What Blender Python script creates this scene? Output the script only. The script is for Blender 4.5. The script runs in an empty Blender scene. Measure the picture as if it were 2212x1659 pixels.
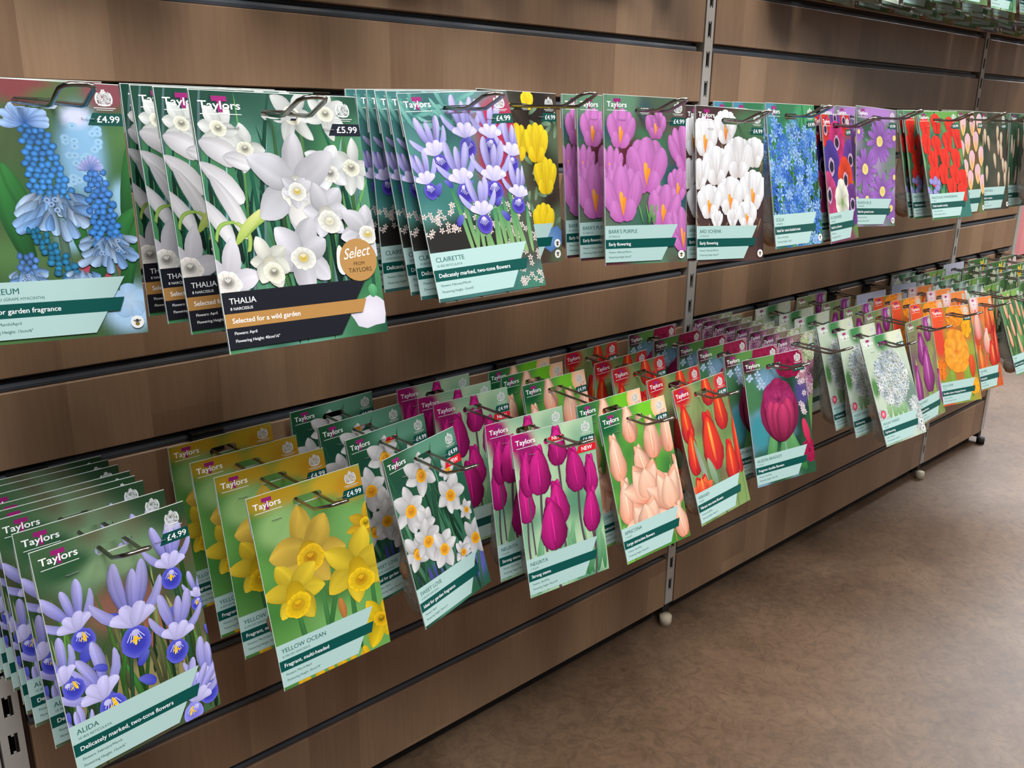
import bpy, math, random
import numpy as np
from mathutils import Matrix, Vector, Euler

# ---------------------------------------------------------------- camera, world, lights, exposure
SC = bpy.context.scene
COL = SC.collection
ZF = 1.26                                   # height of the wall's reference rail above the floor

cam_d = bpy.data.cameras.new('camera'); cam = bpy.data.objects.new('camera', cam_d); COL.objects.link(cam)
cam_d.sensor_width = 36.0; cam_d.lens = 36.0 * 1925.72 / 2212.0
cam_d.clip_start = 0.02; cam_d.clip_end = 60
_r = Vector((0.73788392, -0.6747955, 0.01335463)); _d = Vector((-0.18465648, -0.22087325, -0.95766225)); _f = Vector((0.64917587, 0.70417756, -0.28758418))
_m = Matrix(((_r.x, -_d.x, -_f.x, -0.1659), (_r.y, -_d.y, -_f.y, -1.0171), (_r.z, -_d.z, -_f.z, -0.2215 + ZF), (0, 0, 0, 1)))
cam.matrix_world = _m
SC.camera = cam

w = bpy.data.worlds.new('world'); SC.world = w; w.use_nodes = True
w.node_tree.nodes['Background'].inputs[0].default_value = (0.86, 0.93, 1.0, 1)
w.node_tree.nodes['Background'].inputs[1].default_value = 0.035

LAMPS = [(-0.35, -1.5, 40), (1.15, -1.5, 36), (2.6, -1.45, 46), (4.2, -1.4, 48)]
def area_lamp(name, loc, rot, sx, sy, power, colour):
    l = bpy.data.lights.new(name, 'AREA'); l.shape = 'RECTANGLE'; l.size = sx; l.size_y = sy
    l.energy = power; l.color = colour
    o = bpy.data.objects.new(name, l); o.location = loc; o.rotation_euler = rot; COL.objects.link(o); return o
def aim(o, p):
    o.rotation_euler = (Vector(p) - o.location).to_track_quat('-Z', 'Y').to_euler()
for lx, ly, pw in LAMPS:
    o = area_lamp('ceiling_lamp', (lx, ly, 3.3), (0, 0, 0), 0.7, 1.6, pw, (1.0, 0.955, 0.90)); aim(o, (lx + 0.1, 0.15, 0.6))
o = area_lamp('skylight', (6.6, 0.2, 4.0), (0, 0, 0), 2.5, 2.5, 620, (0.9, 0.95, 1.0)); aim(o, (6.4, 0.9, 0))
o = area_lamp('low_fill', (6.2, -3.4, 1.7), (0, 0, 0), 2.4, 2.2, 20, (1.0, 0.95, 0.88)); aim(o, (2.0, 0, 0.0))  # added low fill lamp, unseen, lifts the bottom boards from the right
o = area_lamp('aisle_fill', (-0.5, -2.35, 3.4), (0, 0, 0), 2.6, 0.9, 96, (0.88, 0.94, 1.0)); aim(o, (1.2, 0, 0.7))  # added soft frontal fill for card fronts and boards, no real source

vs = SC.view_settings
SC.display_settings.display_device = 'sRGB'
vs.view_transform = 'Standard'; vs.look = 'None'; vs.gamma = 1.0; vs.use_curve_mapping = False; vs.exposure = 0.0

# ---------------------------------------------------------------- materials
def lin(c):
    out = []
    for v in c[:3]:
        v = max(0.0, min(255.0, v)) / 255.0
        out.append(v / 12.92 if v <= 0.04045 else ((v + 0.055) / 1.055) ** 2.4)
    return tuple(out)
def mat(name, col, rough=0.5, metal=0.0, spec=0.5):
    m = bpy.data.materials.new(name); m.use_nodes = True; b = m.node_tree.nodes['Principled BSDF']
    b.inputs['Base Color'].default_value = (*lin(col), 1); b.inputs['Roughness'].default_value = rough
    b.inputs['Metallic'].default_value = metal; b.inputs['Specular IOR Level'].default_value = spec
    return m
def nd(m, t, **k):
    n = m.node_tree.nodes.new(t)
    for a, v in k.items(): setattr(n, a, v)
    return n
def noisy(name, c1, c2, scale, rough=0.5, metal=0.0, detail=3, stretch=(1, 1, 1)):
    m = mat(name, c1, rough, metal); L = m.node_tree.links; b = m.node_tree.nodes['Principled BSDF']
    tc = nd(m, 'ShaderNodeTexCoord'); mp = nd(m, 'ShaderNodeMapping'); mp.inputs['Scale'].default_value = stretch
    n = nd(m, 'ShaderNodeTexNoise'); n.inputs['Scale'].default_value = scale; n.inputs['Detail'].default_value = detail
    r = nd(m, 'ShaderNodeValToRGB'); r.color_ramp.elements[0].position = 0.3; r.color_ramp.elements[1].position = 0.7
    r.color_ramp.elements[0].color = (*lin(c1), 1); r.color_ramp.elements[1].color = (*lin(c2), 1)
    L.new(tc.outputs['Object'], mp.inputs[0]); L.new(mp.outputs[0], n.inputs['Vector']); L.new(n.outputs['Fac'], r.inputs[0]); L.new(r.outputs[0], b.inputs['Base Color'])
    return m
def wood_mat():
    m = mat('maple_laminate', (176, 138, 100), 0.42); L = m.node_tree.links; b = m.node_tree.nodes['Principled BSDF']
    tc = nd(m, 'ShaderNodeTexCoord')
    sx = nd(m, 'ShaderNodeSeparateXYZ'); L.new(tc.outputs['Object'], sx.inputs[0])
    mp = nd(m, 'ShaderNodeMapping'); mp.inputs['Scale'].default_value = (1, 1, 0.06)
    L.new(tc.outputs['Object'], mp.inputs[0])
    g = nd(m, 'ShaderNodeTexNoise'); g.inputs['Scale'].default_value = 190; g.inputs['Detail'].default_value = 4
    L.new(mp.outputs[0], g.inputs['Vector'])
    mp2 = nd(m, 'ShaderNodeMapping'); mp2.inputs['Scale'].default_value = (1, 1, 0.35); L.new(tc.outputs['Object'], mp2.inputs[0])
    g2 = nd(m, 'ShaderNodeTexNoise'); g2.inputs['Scale'].default_value = 9; g2.inputs['Detail'].default_value = 3; L.new(mp2.outputs[0], g2.inputs['Vector'])
    # staves: a tone of its own for every 9 cm wide strip of the laminate, broken at random heights
    fx = nd(m, 'ShaderNodeMath', operation='MULTIPLY'); fx.inputs[1].default_value = 1 / 0.088; L.new(sx.outputs['X'], fx.inputs[0])
    fl = nd(m, 'ShaderNodeMath', operation='FLOOR'); L.new(fx.outputs[0], fl.inputs[0])
    wn = nd(m, 'ShaderNodeTexWhiteNoise', noise_dimensions='1D'); L.new(fl.outputs[0], wn.inputs['W'])
    fz = nd(m, 'ShaderNodeMath', operation='MULTIPLY_ADD'); fz.inputs[1].default_value = 1.6; L.new(sx.outputs['Z'], fz.inputs[0]); L.new(wn.outputs[0], fz.inputs[2])
    flz = nd(m, 'ShaderNodeMath', operation='FLOOR'); L.new(fz.outputs[0], flz.inputs[0])
    ad = nd(m, 'ShaderNodeMath', operation='MULTIPLY_ADD'); ad.inputs[1].default_value = 17.3; L.new(flz.outputs[0], ad.inputs[0]); L.new(fl.outputs[0], ad.inputs[2])
    wn2 = nd(m, 'ShaderNodeTexWhiteNoise', noise_dimensions='1D'); L.new(ad.outputs[0], wn2.inputs['W'])
    s1 = nd(m, 'ShaderNodeMath', operation='MULTIPLY'); s1.inputs[1].default_value = 0.30; L.new(wn2.outputs[0], s1.inputs[0])
    s2 = nd(m, 'ShaderNodeMath', operation='MULTIPLY_ADD'); s2.inputs[1].default_value = 0.36; L.new(g.outputs['Fac'], s2.inputs[0]); L.new(s1.outputs[0], s2.inputs[2])
    s3 = nd(m, 'ShaderNodeMath', operation='MULTIPLY_ADD'); s3.inputs[1].default_value = 0.5; L.new(g2.outputs['Fac'], s3.inputs[0]); L.new(s2.outputs[0], s3.inputs[2])
    r = nd(m, 'ShaderNodeValToRGB'); r.color_ramp.elements[0].position = 0.25; r.color_ramp.elements[1].position = 0.95
    r.color_ramp.elements[0].color = (*lin((124, 94, 71)), 1); r.color_ramp.elements[1].color = (*lin((174, 141, 110)), 1)
    L.new(s3.outputs[0], r.inputs[0]); L.new(r.outputs[0], b.inputs['Base Color'])
    return m
def floor_mat():
    m = mat('sealed_concrete', (120, 98, 80), 0.5); L = m.node_tree.links; b = m.node_tree.nodes['Principled BSDF']
    tc = nd(m, 'ShaderNodeTexCoord')
    a = nd(m, 'ShaderNodeTexNoise'); a.inputs['Scale'].default_value = 2.3; a.inputs['Detail'].default_value = 9; a.inputs['Roughness'].default_value = 0.68; a.inputs['Distortion'].default_value = 0.6
    L.new(tc.outputs['Object'], a.inputs['Vector'])
    r = nd(m, 'ShaderNodeValToRGB'); r.color_ramp.elements[0].position = 0.32; r.color_ramp.elements[1].position = 0.68
    r.color_ramp.elements[0].color = (*lin((84, 63, 46)), 1); r.color_ramp.elements[1].color = (*lin((118, 95, 75)), 1)
    L.new(a.outputs['Fac'], r.inputs[0])
    f = nd(m, 'ShaderNodeTexNoise'); f.inputs['Scale'].default_value = 34; f.inputs['Detail'].default_value = 9; f.inputs['Roughness'].default_value = 0.8; f.inputs['Distortion'].default_value = 1.4
    L.new(tc.outputs['Object'], f.inputs['Vector'])
    r2 = nd(m, 'ShaderNodeValToRGB'); r2.color_ramp.elements[0].position = 0.28; r2.color_ramp.elements[1].position = 0.56
    r2.color_ramp.elements[0].color = (0.5, 0.48, 0.46, 1); r2.color_ramp.elements[1].color = (1.12, 1.1, 1.07, 1)
    L.new(f.outputs['Fac'], r2.inputs[0])
    mx = nd(m, 'ShaderNodeMix', data_type='RGBA', blend_type='MULTIPLY'); mx.inputs[0].default_value = 1.0
    L.new(r.outputs[0], mx.inputs[6]); L.new(r2.outputs[0], mx.inputs[7])
    # hairline scratches
    v = nd(m, 'ShaderNodeTexVoronoi', feature='DISTANCE_TO_EDGE'); v.inputs['Scale'].default_value = 1.3; v.inputs['Randomness'].default_value = 1
    mp = nd(m, 'ShaderNodeMapping'); mp.inputs['Rotation'].default_value = (0, 0, 0.6)
    ds = nd(m, 'ShaderNodeMix', data_type='RGBA'); ds.inputs[0].default_value = 0.08
    L.new(tc.outputs['Object'], ds.inputs[6]); L.new(f.outputs['Color'], ds.inputs[7]); L.new(ds.outputs[2], mp.inputs[0]); L.new(mp.outputs[0], v.inputs['Vector'])
    lt = nd(m, 'ShaderNodeMath', operation='LESS_THAN'); lt.inputs[1].default_value = 0.0022; L.new(v.outputs['Distance'], lt.inputs[0])
    lf = nd(m, 'ShaderNodeMath', operation='MULTIPLY'); lf.inputs[1].default_value = 0.0; L.new(lt.outputs[0], lf.inputs[0])
    mx2 = nd(m, 'ShaderNodeMix', data_type='RGBA'); mx2.inputs[7].default_value = (*lin((205, 190, 170)), 1)
    L.new(lf.outputs[0], mx2.inputs[0]); L.new(mx.outputs[2], mx2.inputs[6]); L.new(mx2.outputs[2], b.inputs['Base Color'])
    bp = nd(m, 'ShaderNodeBump'); bp.inputs['Strength'].default_value = 0.12; bp.inputs['Distance'].default_value = 0.004; L.new(f.outputs['Fac'], bp.inputs['Height']); L.new(bp.outputs[0], b.inputs['Normal'])
    return m
def print_mat():
    m = mat('printed_card', (255, 255, 255), 0.45, 0, 0.22); L = m.node_tree.links; b = m.node_tree.nodes['Principled BSDF']
    a = nd(m, 'ShaderNodeVertexColor', layer_name='print'); L.new(a.outputs[0], b.inputs['Base Color'])
    return m
def bag_mat():
    m = bpy.data.materials.new('perforated_plastic'); m.use_nodes = True; nt = m.node_tree; L = nt.links; nt.nodes.clear()
    out = nd(m, 'ShaderNodeOutputMaterial'); tr = nd(m, 'ShaderNodeBsdfTransparent'); tr.inputs[0].default_value = (0.93, 0.93, 0.92, 1)
    gl = nd(m, 'ShaderNodeBsdfPrincipled'); gl.inputs['Base Color'].default_value = (0.62, 0.60, 0.57, 1); gl.inputs['Roughness'].default_value = 0.13
    tc = nd(m, 'ShaderNodeTexCoord'); n = nd(m, 'ShaderNodeTexNoise'); n.inputs['Scale'].default_value = 28; n.inputs['Detail'].default_value = 3; n.inputs['Distortion'].default_value = 1.2
    L.new(tc.outputs['Object'], n.inputs['Vector']); bp = nd(m, 'ShaderNodeBump'); bp.inputs['Strength'].default_value = 0.9; bp.inputs['Distance'].default_value = 0.006
    L.new(n.outputs['Fac'], bp.inputs['Height']); L.new(bp.outputs[0], gl.inputs['Normal'])
    v = nd(m, 'ShaderNodeTexVoronoi'); v.inputs['Scale'].default_value = 62; v.inputs['Randomness'].default_value = 0.25; L.new(tc.outputs['Object'], v.inputs['Vector'])
    lt = nd(m, 'ShaderNodeMath', operation='LESS_THAN'); lt.inputs[1].default_value = 0.17; L.new(v.outputs['Distance'], lt.inputs[0])
    cm = nd(m, 'ShaderNodeMix', data_type='RGBA'); cm.inputs[6].default_value = (0.62, 0.60, 0.57, 1); cm.inputs[7].default_value = (0.06, 0.05, 0.05, 1)
    L.new(lt.outputs[0], cm.inputs[0]); L.new(cm.outputs[2], gl.inputs['Base Color'])
    fr = nd(m, 'ShaderNodeMath', operation='MULTIPLY_ADD'); fr.inputs[1].default_value = 0.3; fr.inputs[2].default_value = 0.40; L.new(lt.outputs[0], fr.inputs[0])
    mx = nd(m, 'ShaderNodeMixShader'); L.new(fr.outputs[0], mx.inputs[0]); L.new(tr.outputs[0], mx.inputs[1]); L.new(gl.outputs[0], mx.inputs[2]); L.new(mx.outputs[0], out.inputs[0])
    return m
M = dict(wood=wood_mat(), floor=floor_mat(), card=print_mat(), bag=bag_mat(),
         rail=noisy('anodised_rail', (66, 70, 77), (84, 88, 95), 30, 0.5, 0.1, stretch=(0.2, 1, 1)), slot=noisy('rail_groove', (14, 14, 15), (24, 23, 23), 20, 0.8),
         upright=noisy('grey_painted_steel', (172, 168, 163), (186, 182, 176), 14, 0.42, 0.1), dark=noisy('dark_steel', (22, 18, 17), (32, 27, 25), 12, 0.7),
         wire=noisy('bright_wire', (132, 128, 122), (168, 164, 158), 40, 0.24, 1.0), plate=noisy('black_hook_plate', (26, 26, 28), (38, 38, 40), 30, 0.4, 0.3),
         staple=noisy('steel_staple', (200, 200, 205), (220, 220, 224), 60, 0.3, 0.7),
         bulb=noisy('bulb_skin', (116, 74, 46), (196, 158, 122), 60, 0.5, 0, stretch=(1, 1, 0.25)), pink=noisy('pink_plastic', (196, 120, 122), (208, 134, 134), 5, 0.6),
         brown=noisy('brown_edge', (70, 46, 36), (84, 58, 46), 12, 0.6), glide=noisy('cream_glide', (190, 176, 150), (204, 190, 166), 20, 0.6), rubber=noisy('rubber_tile', (150, 150, 154), (170, 170, 174), 18, 0.7))

# ---------------------------------------------------------------- object helpers
def link_mesh(name, verts, faces, m, parent=None, smooth=False):
    me = bpy.data.meshes.new(name); me.from_pydata(verts, [], faces); me.materials.append(m); me.update()
    if smooth: me.polygons.foreach_set('use_smooth', [True] * len(me.polygons))
    o = bpy.data.objects.new(name, me); COL.objects.link(o)
    if parent: o.parent = parent
    return o
def tag(o, label=None, cat=None, group=None, kind=None):
    if label: o['label'] = label
    if cat: o['category'] = cat
    if group: o['group'] = group
    if kind: o['kind'] = kind
    return o
def empty(name, loc=(0, 0, 0)):
    o = bpy.data.objects.new(name, None); o.location = loc; o.empty_display_size = 0.02; COL.objects.link(o); return o
class MB:
    def __init__(s): s.v = []; s.f = []
    def box(s, x0, x1, y0, y1, z0, z1):
        n = len(s.v); s.v += [(x, y, z) for z in (z0, z1) for y in (y0, y1) for x in (x0, x1)]
        s.f += [tuple(n + i for i in q) for q in ((0, 2, 3, 1), (4, 5, 7, 6), (0, 1, 5, 4), (2, 6, 7, 3), (0, 4, 6, 2), (1, 3, 7, 5))]; return s
    def extr(s, prof, x0, x1):                     # closed (y,z) profile swept along x
        n = len(s.v); k = len(prof)
        s.v += [(x0, y, z) for y, z in prof] + [(x1, y, z) for y, z in prof]
        s.f += [(n + i, n + (i + 1) % k, n + k + (i + 1) % k, n + k + i) for i in range(k)] + [tuple(n + i for i in range(k))[::-1], tuple(n + k + i for i in range(k))]; return s
    def tube(s, pts, r, k=8, closed=False):
        pts = [Vector(p) for p in pts]; n0 = len(s.v); m = len(pts)
        for i, p in enumerate(pts):
            a = pts[(i - 1) % m] if (closed or i > 0) else p; b = pts[(i + 1) % m] if (closed or i < m - 1) else p
            t = (b - a).normalized(); u = t.cross(Vector((0.13, 0.31, 0.94))).normalized(); v = t.cross(u)
            for j in range(k):
                an = 2 * math.pi * j / k; s.v.append(tuple(p + u * (r * math.cos(an)) + v * (r * math.sin(an))))
        for i in range(m if closed else m - 1):
            for j in range(k):
                a = n0 + i * k + j; b = n0 + i * k + (j + 1) % k; c = n0 + ((i + 1) % m) * k
                s.f.append((a, b, c + (j + 1) % k, c + j))
        if not closed: s.f += [tuple(n0 + j for j in range(k))[::-1], tuple(n0 + (m - 1) * k + j for j in range(k))]
        return s
    def build(s, name, m, parent=None, smooth=False): return link_mesh(name, s.v, s.f, m, parent, smooth)

# ---------------------------------------------------------------- printed cards: flat vector artwork, millimetres from the card's top left
CT = 0.0006; LAY = 1.5e-5; ORG = 30.0        # card thickness, ink layer step, packet origin below the card's top edge
def mixc(a, b, t): return tuple(a[i] + (b[i] - a[i]) * t for i in range(3))
def mulc(a, k): return tuple(v * k for v in a)
def clip(poly, a, b, c, keep_out=False):      # keep a*x+b*y<=c ; poly of (x,y,(r,g,b))
    out = []; n = len(poly); sg = -1 if keep_out else 1
    for i in range(n):
        p, q = poly[i], poly[(i + 1) % n]
        dp = sg * (a * p[0] + b * p[1] - c); dq = sg * (a * q[0] + b * q[1] - c)
        if dp <= 0: out.append(p)
        if (dp < 0 < dq) or (dq < 0 < dp):
            t = dp / (dp - dq); out.append((p[0] + (q[0] - p[0]) * t, p[1] + (q[1] - p[1]) * t, mixc(p[2], q[2], t)))
    return out if len(out) > 2 else []
class Card:
    def __init__(s, W=130.0, H=208.0, seed=1):
        s.W, s.H = W, H; s.v = []; s.f = []; s.c = []; s.R = random.Random(seed)
        s.gw, s.gh = int(W / 2) + 2, int(H / 2) + 2; s.hm = np.zeros((s.gh, s.gw), int)
        cx, cy, a, b = W / 2, 18.0, 16.5, 4.2
        s.sl = [(cx - a, cy - 1.6), (cx - a + 2.5, cy - b), (cx + a - 2.5, cy - b), (cx + a, cy - 1.6), (cx + a, cy + 1.6), (cx + a - 2.5, cy + b), (cx - a + 2.5, cy + b), (cx - a, cy + 1.6)]
        s.se = []
        for i in range(8):
            x0, y0 = s.sl[i]; x1, y1 = s.sl[(i + 1) % 8]; nx, ny = y1 - y0, -(x1 - x0); c = nx * x0 + ny * y0; s.se.append((nx, ny, c))
        s.sb = (cx - a, cx + a, cy - b, cy + b)
    def layer(s, xs0, xs1, ys0, ys1):
        i0, i1 = max(0, int(ys0 / 2)), min(s.gh, int(ys1 / 2) + 1); j0, j1 = max(0, int(xs0 / 2)), min(s.gw, int(xs1 / 2) + 1)
        if i0 >= i1 or j0 >= j1: return None
        L = int(s.hm[i0:i1, j0:j1].max()) + 1; s.hm[i0:i1, j0:j1] = L; return L
    def emit(s, polys, L):
        y = -(CT / 2 + LAY * L)
        for p in polys:
            xs = [q[0] for q in p]; ys = [q[1] for q in p]; x0, x1, y0, y1 = min(xs), max(xs), min(ys), max(ys)
            if x1 <= 0 or x0 >= s.W or y1 <= 0 or y0 >= s.H: continue
            if x0 < 0: p = clip(p, -1, 0, 0)
            if p and x1 > s.W: p = clip(p, 1, 0, s.W)
            if p and y0 < 0: p = clip(p, 0, -1, 0)
            if p and y1 > s.H: p = clip(p, 0, 1, s.H)
            if not p: continue
            ps = [p]
            if x1 > s.sb[0] and x0 < s.sb[1] and y1 > s.sb[2] and y0 < s.sb[3]:
                ps = []; rest = p
                for a, b, c in s.se:
                    if not rest: break
                    o = clip(rest, a, b, c, True)
                    if o: ps.append(o)
                    rest = clip(rest, a, b, c)
            for q in ps:
                n = len(s.v)
                for X, Y, c in q: s.v.append(((X - s.W / 2) / 1000, y, (ORG - Y) / 1000)); s.c.append(c)
                s.f.append(tuple(range(n, n + len(q)))[::-1])
    def add(s, polys):
        if not polys: return
        xs = [q[0] for p in polys for q in p]; ys = [q[1] for p in polys for q in p]
        L = s.layer(min(xs), max(xs), min(ys), max(ys))
        if L is not None: s.emit(polys, L)
    def grid(s, pts, cols):                       # 2D arrays of points and colours
        P = []
        for i in range(len(pts) - 1):
            for j in range(len(pts[0]) - 1):
                P.append([(*pts[a][b], cols[a][b]) for a, b in ((i, j), (i, j + 1), (i + 1, j + 1), (i + 1, j))])
        s.add(P)
    def bg(s, cols, n=60, rad=22, blobs=(), step=4.0):
        C = [lin(c) for c in cols]; B = [(s.R.uniform(0, s.W), s.R.uniform(0, s.H), rad * s.R.uniform(.5, 1.2), s.R.choice(C)) for _ in range(n)]
        nx = int(s.W / step) + 1; ny = int(s.H / step) + 1
        X = np.linspace(0, s.W, nx); Y = np.linspace(0, s.H, ny); XX, YY = np.meshgrid(X, Y)
        A = np.zeros((ny, nx, 3)); Wt = np.full((ny, nx), 1e-4)
        A += Wt[..., None] * np.array(C[0])
        for x, y, r, c in B:
            g = np.exp(-(((XX - x) ** 2 + (YY - y) ** 2) / (r * r))); A += g[..., None] * np.array(c); Wt += g
        A /= Wt[..., None]
        for x, y, rx, ry, c in blobs:
            g = np.clip(1.25 * np.exp(-(((XX - x) / rx) ** 2 + ((YY - y) / ry) ** 2) ** 2), 0, 1)[..., None]; A = A * (1 - g) + np.array(lin(c)) * g
        s.grid([[(X[j], Y[i]) for j in range(nx)] for i in range(ny)], [[tuple(A[i, j]) for j in range(nx)] for i in range(ny)])
    def petal(s, x, y, ang, L, Wd, c0, c1, peak=0.55, bend=0.0, dark=0.72, n=9, m=6, blunt=0.5, side=0.0, ab=None):
        n = max(5, n); m = 2 if m < 3 else max(4, m); c0, c1 = lin(c0), lin(c1); a = math.radians(ang); pts = []; cols = []
        K = 0.55 + blunt; pa, pb = ab or (K * peak, K * (1 - peak)); peak = pa / (pa + pb); mx = (peak ** pa) * ((1 - peak) ** pb); st = [s.R.uniform(.93, 1.06) for _ in range(m + 1)]; hl = s.R.uniform(-.5, .5)
        wl, wr = s.R.uniform(0, 6.28), s.R.uniform(0, 6.28); rip = .05 if m > 2 else 0
        for i in range(n + 1):
            t = (1 - math.cos(math.pi * i / n)) / 2; aa = a + math.radians(bend) * t; cx = x + L * t * math.sin(aa); cy = y - L * t * math.cos(aa)
            hw = Wd / 2 * ((t ** pa) * ((1 - t) ** pb) / mx if 0 < t < 1 else 0.0)
            r = []; rc = []
            for j in range(m + 1):
                u = 2 * j / m - 1; e = u * (1 + rip * math.sin(9 * t + (wl if u < 0 else wr))); r.append((cx + hw * e * math.cos(aa), cy + hw * e * math.sin(aa)))
                sh = 1 - (1 - dark) * (abs(u + side) ** 1.4) * 0.75 - (1 - dark) * 0.5 * (1 if j == m // 2 and m > 2 else 0) * (1 - t) + (1 - dark) * .28 * math.exp(-((u - hl) * 3) ** 2)
                rc.append(mulc(mixc(c0, c1, t ** .8), min(1.2, sh) * (st[j] if m > 2 else 1)))
            pts.append(r); cols.append(rc)
        s.grid(pts, cols)
    def disc(s, x, y, rx, ry, c0, c1, rot=0, n=14, wob=0.0, ring=0.55, cm=None):
        c0, c1 = lin(c0), lin(c1); cm = lin(cm) if cm else mixc(c0, c1, .5); ca, sa = math.cos(math.radians(rot)), math.sin(math.radians(rot)); P = []
        def pt(k, f):
            a = 2 * math.pi * k / n; w_ = 1 + (wob * (s_r[k % n]) if f == 1 else 0); u, v = rx * f * w_ * math.cos(a), ry * f * w_ * math.sin(a); return x + u * ca - v * sa, y + u * sa + v * ca
        s_r = [s.R.uniform(-1, 1) for _ in range(n)]
        for k in range(n):
            P.append([(x, y, c0), (*pt(k, ring), cm), (*pt(k + 1, ring), cm)])
            P.append([(*pt(k, ring), cm), (*pt(k, 1), c1), (*pt(k + 1, 1), c1), (*pt(k + 1, ring), cm)])
        s.add(P)
    def poly(s, pts, c): s.add([[(x, y, lin(c)) for x, y in pts]])
    def stem(s, x0, y0, x1, y1, w_, c, bend=0.0, c2=None):
        c = lin(c); c2 = lin(c2) if c2 else mulc(c, .6); pts = []; cols = []; n = 6; dx, dy = x1 - x0, y1 - y0; L = math.hypot(dx, dy) or 1; nx, ny = -dy / L, dx / L
        for i in range(n + 1):
            t = i / n; b = bend * math.sin(math.pi * t); cx, cy = x0 + dx * t + nx * b, y0 + dy * t + ny * b
            pts.append([(cx + nx * w_ / 2 * u, cy + ny * w_ / 2 * u) for u in (-1, 0, 1)]); cols.append([c2, c, mulc(c2, 1.1)])
        s.grid(pts, cols)
    def text(s, t, x, y, cap, c, bold=0.0, width=None, rot=0.0, shear=0.0):
        T, wd, hh = glyphs(t, shear); k = cap / hh; kx = k if width is None else width / wd; c = lin(c); ca, sa = math.cos(math.radians(rot)), math.sin(math.radians(rot))
        ds = (0.0,) if bold < .004 else ((-1, 0), (1, 0)) if bold < .016 else ((-1, 0), (1, 0), (0, .7), (0, -.7))
        for d in ds:
            dx, dy = (0, 0) if d == 0.0 else (d[0] * bold * cap * .9, d[1] * bold * cap * .9)
            P = []
            for tri in T:
                q = []
                for a, b in tri:
                    u, v = a * kx + dx, -b * k + dy; q.append((x + u * ca - v * sa, y + u * sa + v * ca, c))
                P.append(q)
            s.add(P)
    # ---- flowers
    def blades(s, n, cols, y0=60, y1=200, w_=(2, 5), lean=14, x=(0, None)):
        for _ in range(int(n * 2.2)):
            bx = s.R.uniform(x[0] - 5, (x[1] or s.W) + 5); L = s.R.uniform(50, 150); c = s.R.choice(cols); k = s.R.uniform(.6, 1.25); b = s.R.uniform(max(y0 + 40, 120), y1 + 6); le = -abs(lean) if lean < 0 else lean
            s.petal(bx, b, s.R.uniform(min(le, -le * .4), abs(lean) * (.2 if lean < 0 else 1)), L, s.R.uniform(*w_) * 1.1, mulc(c, .5 * k), mulc(c, k), 0.35, s.R.uniform(-12, 12), 0.5, 6, 2)
    def tulip(s, x, y, w_, h, cl, cm, cd, ang=0, stem=None, open_=14, streak=None):
        a = math.radians(ang); bx, by = x - math.sin(a) * h / 2, y + math.cos(a) * h / 2
        if stem: s.stem(bx, by - 2, bx - math.sin(a) * 30, min(s.H, by + 75), max(2.0, w_ * .07), stem, s.R.uniform(-3, 3))
        if open_ > 20:
            for da, L, Wk, c0, c1 in ((-open_ * .5, .98, .5, cd, cm), (open_ * .5, .98, .5, cd, cm), (-open_ * 1.5, .9, .46, cd, cl), (open_ * 1.5, .9, .46, cd, cl), (-open_ * .6, .86, .5, cm, cl), (open_ * .6, .86, .5, cm, cl), (0, .74, .5, cm, cl)): s.petal(bx, by, ang + da, h * L, w_ * Wk, c0, c1, .55, da * .25, .5, 10, 6, .5, s.R.uniform(-.3, .3), (.5, .85))
        else:
            s.disc(bx + math.sin(a) * h * .3, by - math.cos(a) * h * .3, w_ * .36, h * .3, cd, mulc(cd, .9), ang, 12)
            for da, L, Wk, c0, c1, pk in ((0, .95, .62, cd, mulc(cm, .8), .5), (-open_ * .5, .97, .52, cd, mulc(cm, .94), .5), (open_ * .5, .97, .52, cd, mulc(cm, .86), .5), (-open_ * 1.1, .99, .50, cd, cl, .44), (open_ * 1.1, .99, .50, cd, cm, .44), (-open_ * .1, .88, .64, mixc(cd, cm, .5), cl, .44)):
                s.petal(bx, by, ang + da, h * L, w_ * Wk, c0, c1, pk, -da * 1.3, .42, 11, 6, .4, s.R.uniform(-.35, .35), (.36, .62))
            s.petal(bx, by - h * .12, ang - open_ * .1, h * .6, w_ * .035, mulc(cl, 1.0), mulc(cl, 1.22), .5, 0, .9, 5, 2)
        if streak: s.petal(bx, by - h * .1, ang, h * .72, w_ * .1, cm, streak, .5, 0, .8, 5, 2)
    def cup(s, x, y, w_, h, cl, cb, stamen=None, ang=0, spread=42, low=True, dark=.74, pt=.75):
        a = math.radians(ang); bx, by = x - math.sin(a) * h / 2, y + math.cos(a) * h / 2
        for da, L, Wk in ((-spread * .55, 1.0, .36), (spread * .55, 1.0, .36), (0, 1.03, .40), (-spread * 1.05, .92, .34), (spread * 1.05, .92, .34)):
            s.petal(bx, by, ang + da, h * L, w_ * Wk, cb, cl, .62, -da * .4, dark - .12, 9, 6, pt, s.R.uniform(-.35, .35))
            s.petal(bx, by - h * .1, ang + da, h * L * .7, w_ * .022, mulc(cb, .86), mulc(cl, .9), .5, -da * .4, 1, 5, 2)
        if stamen:
            s.petal(bx, by - h * .06, ang - 4, h * .5, w_ * .09, stamen, (245, 175, 70), .75, 0, .9, 4, 2); s.petal(bx, by - h * .06, ang + 8, h * .4, w_ * .07, stamen, (240, 150, 50), .75, 0, .9, 4, 2)
        if low:
            for da in (-62, 60): s.petal(bx, by, ang + da, h * .45, w_ * .3, cb, cl, .6, -da * .5, dark, 5, 4, .6)
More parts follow.
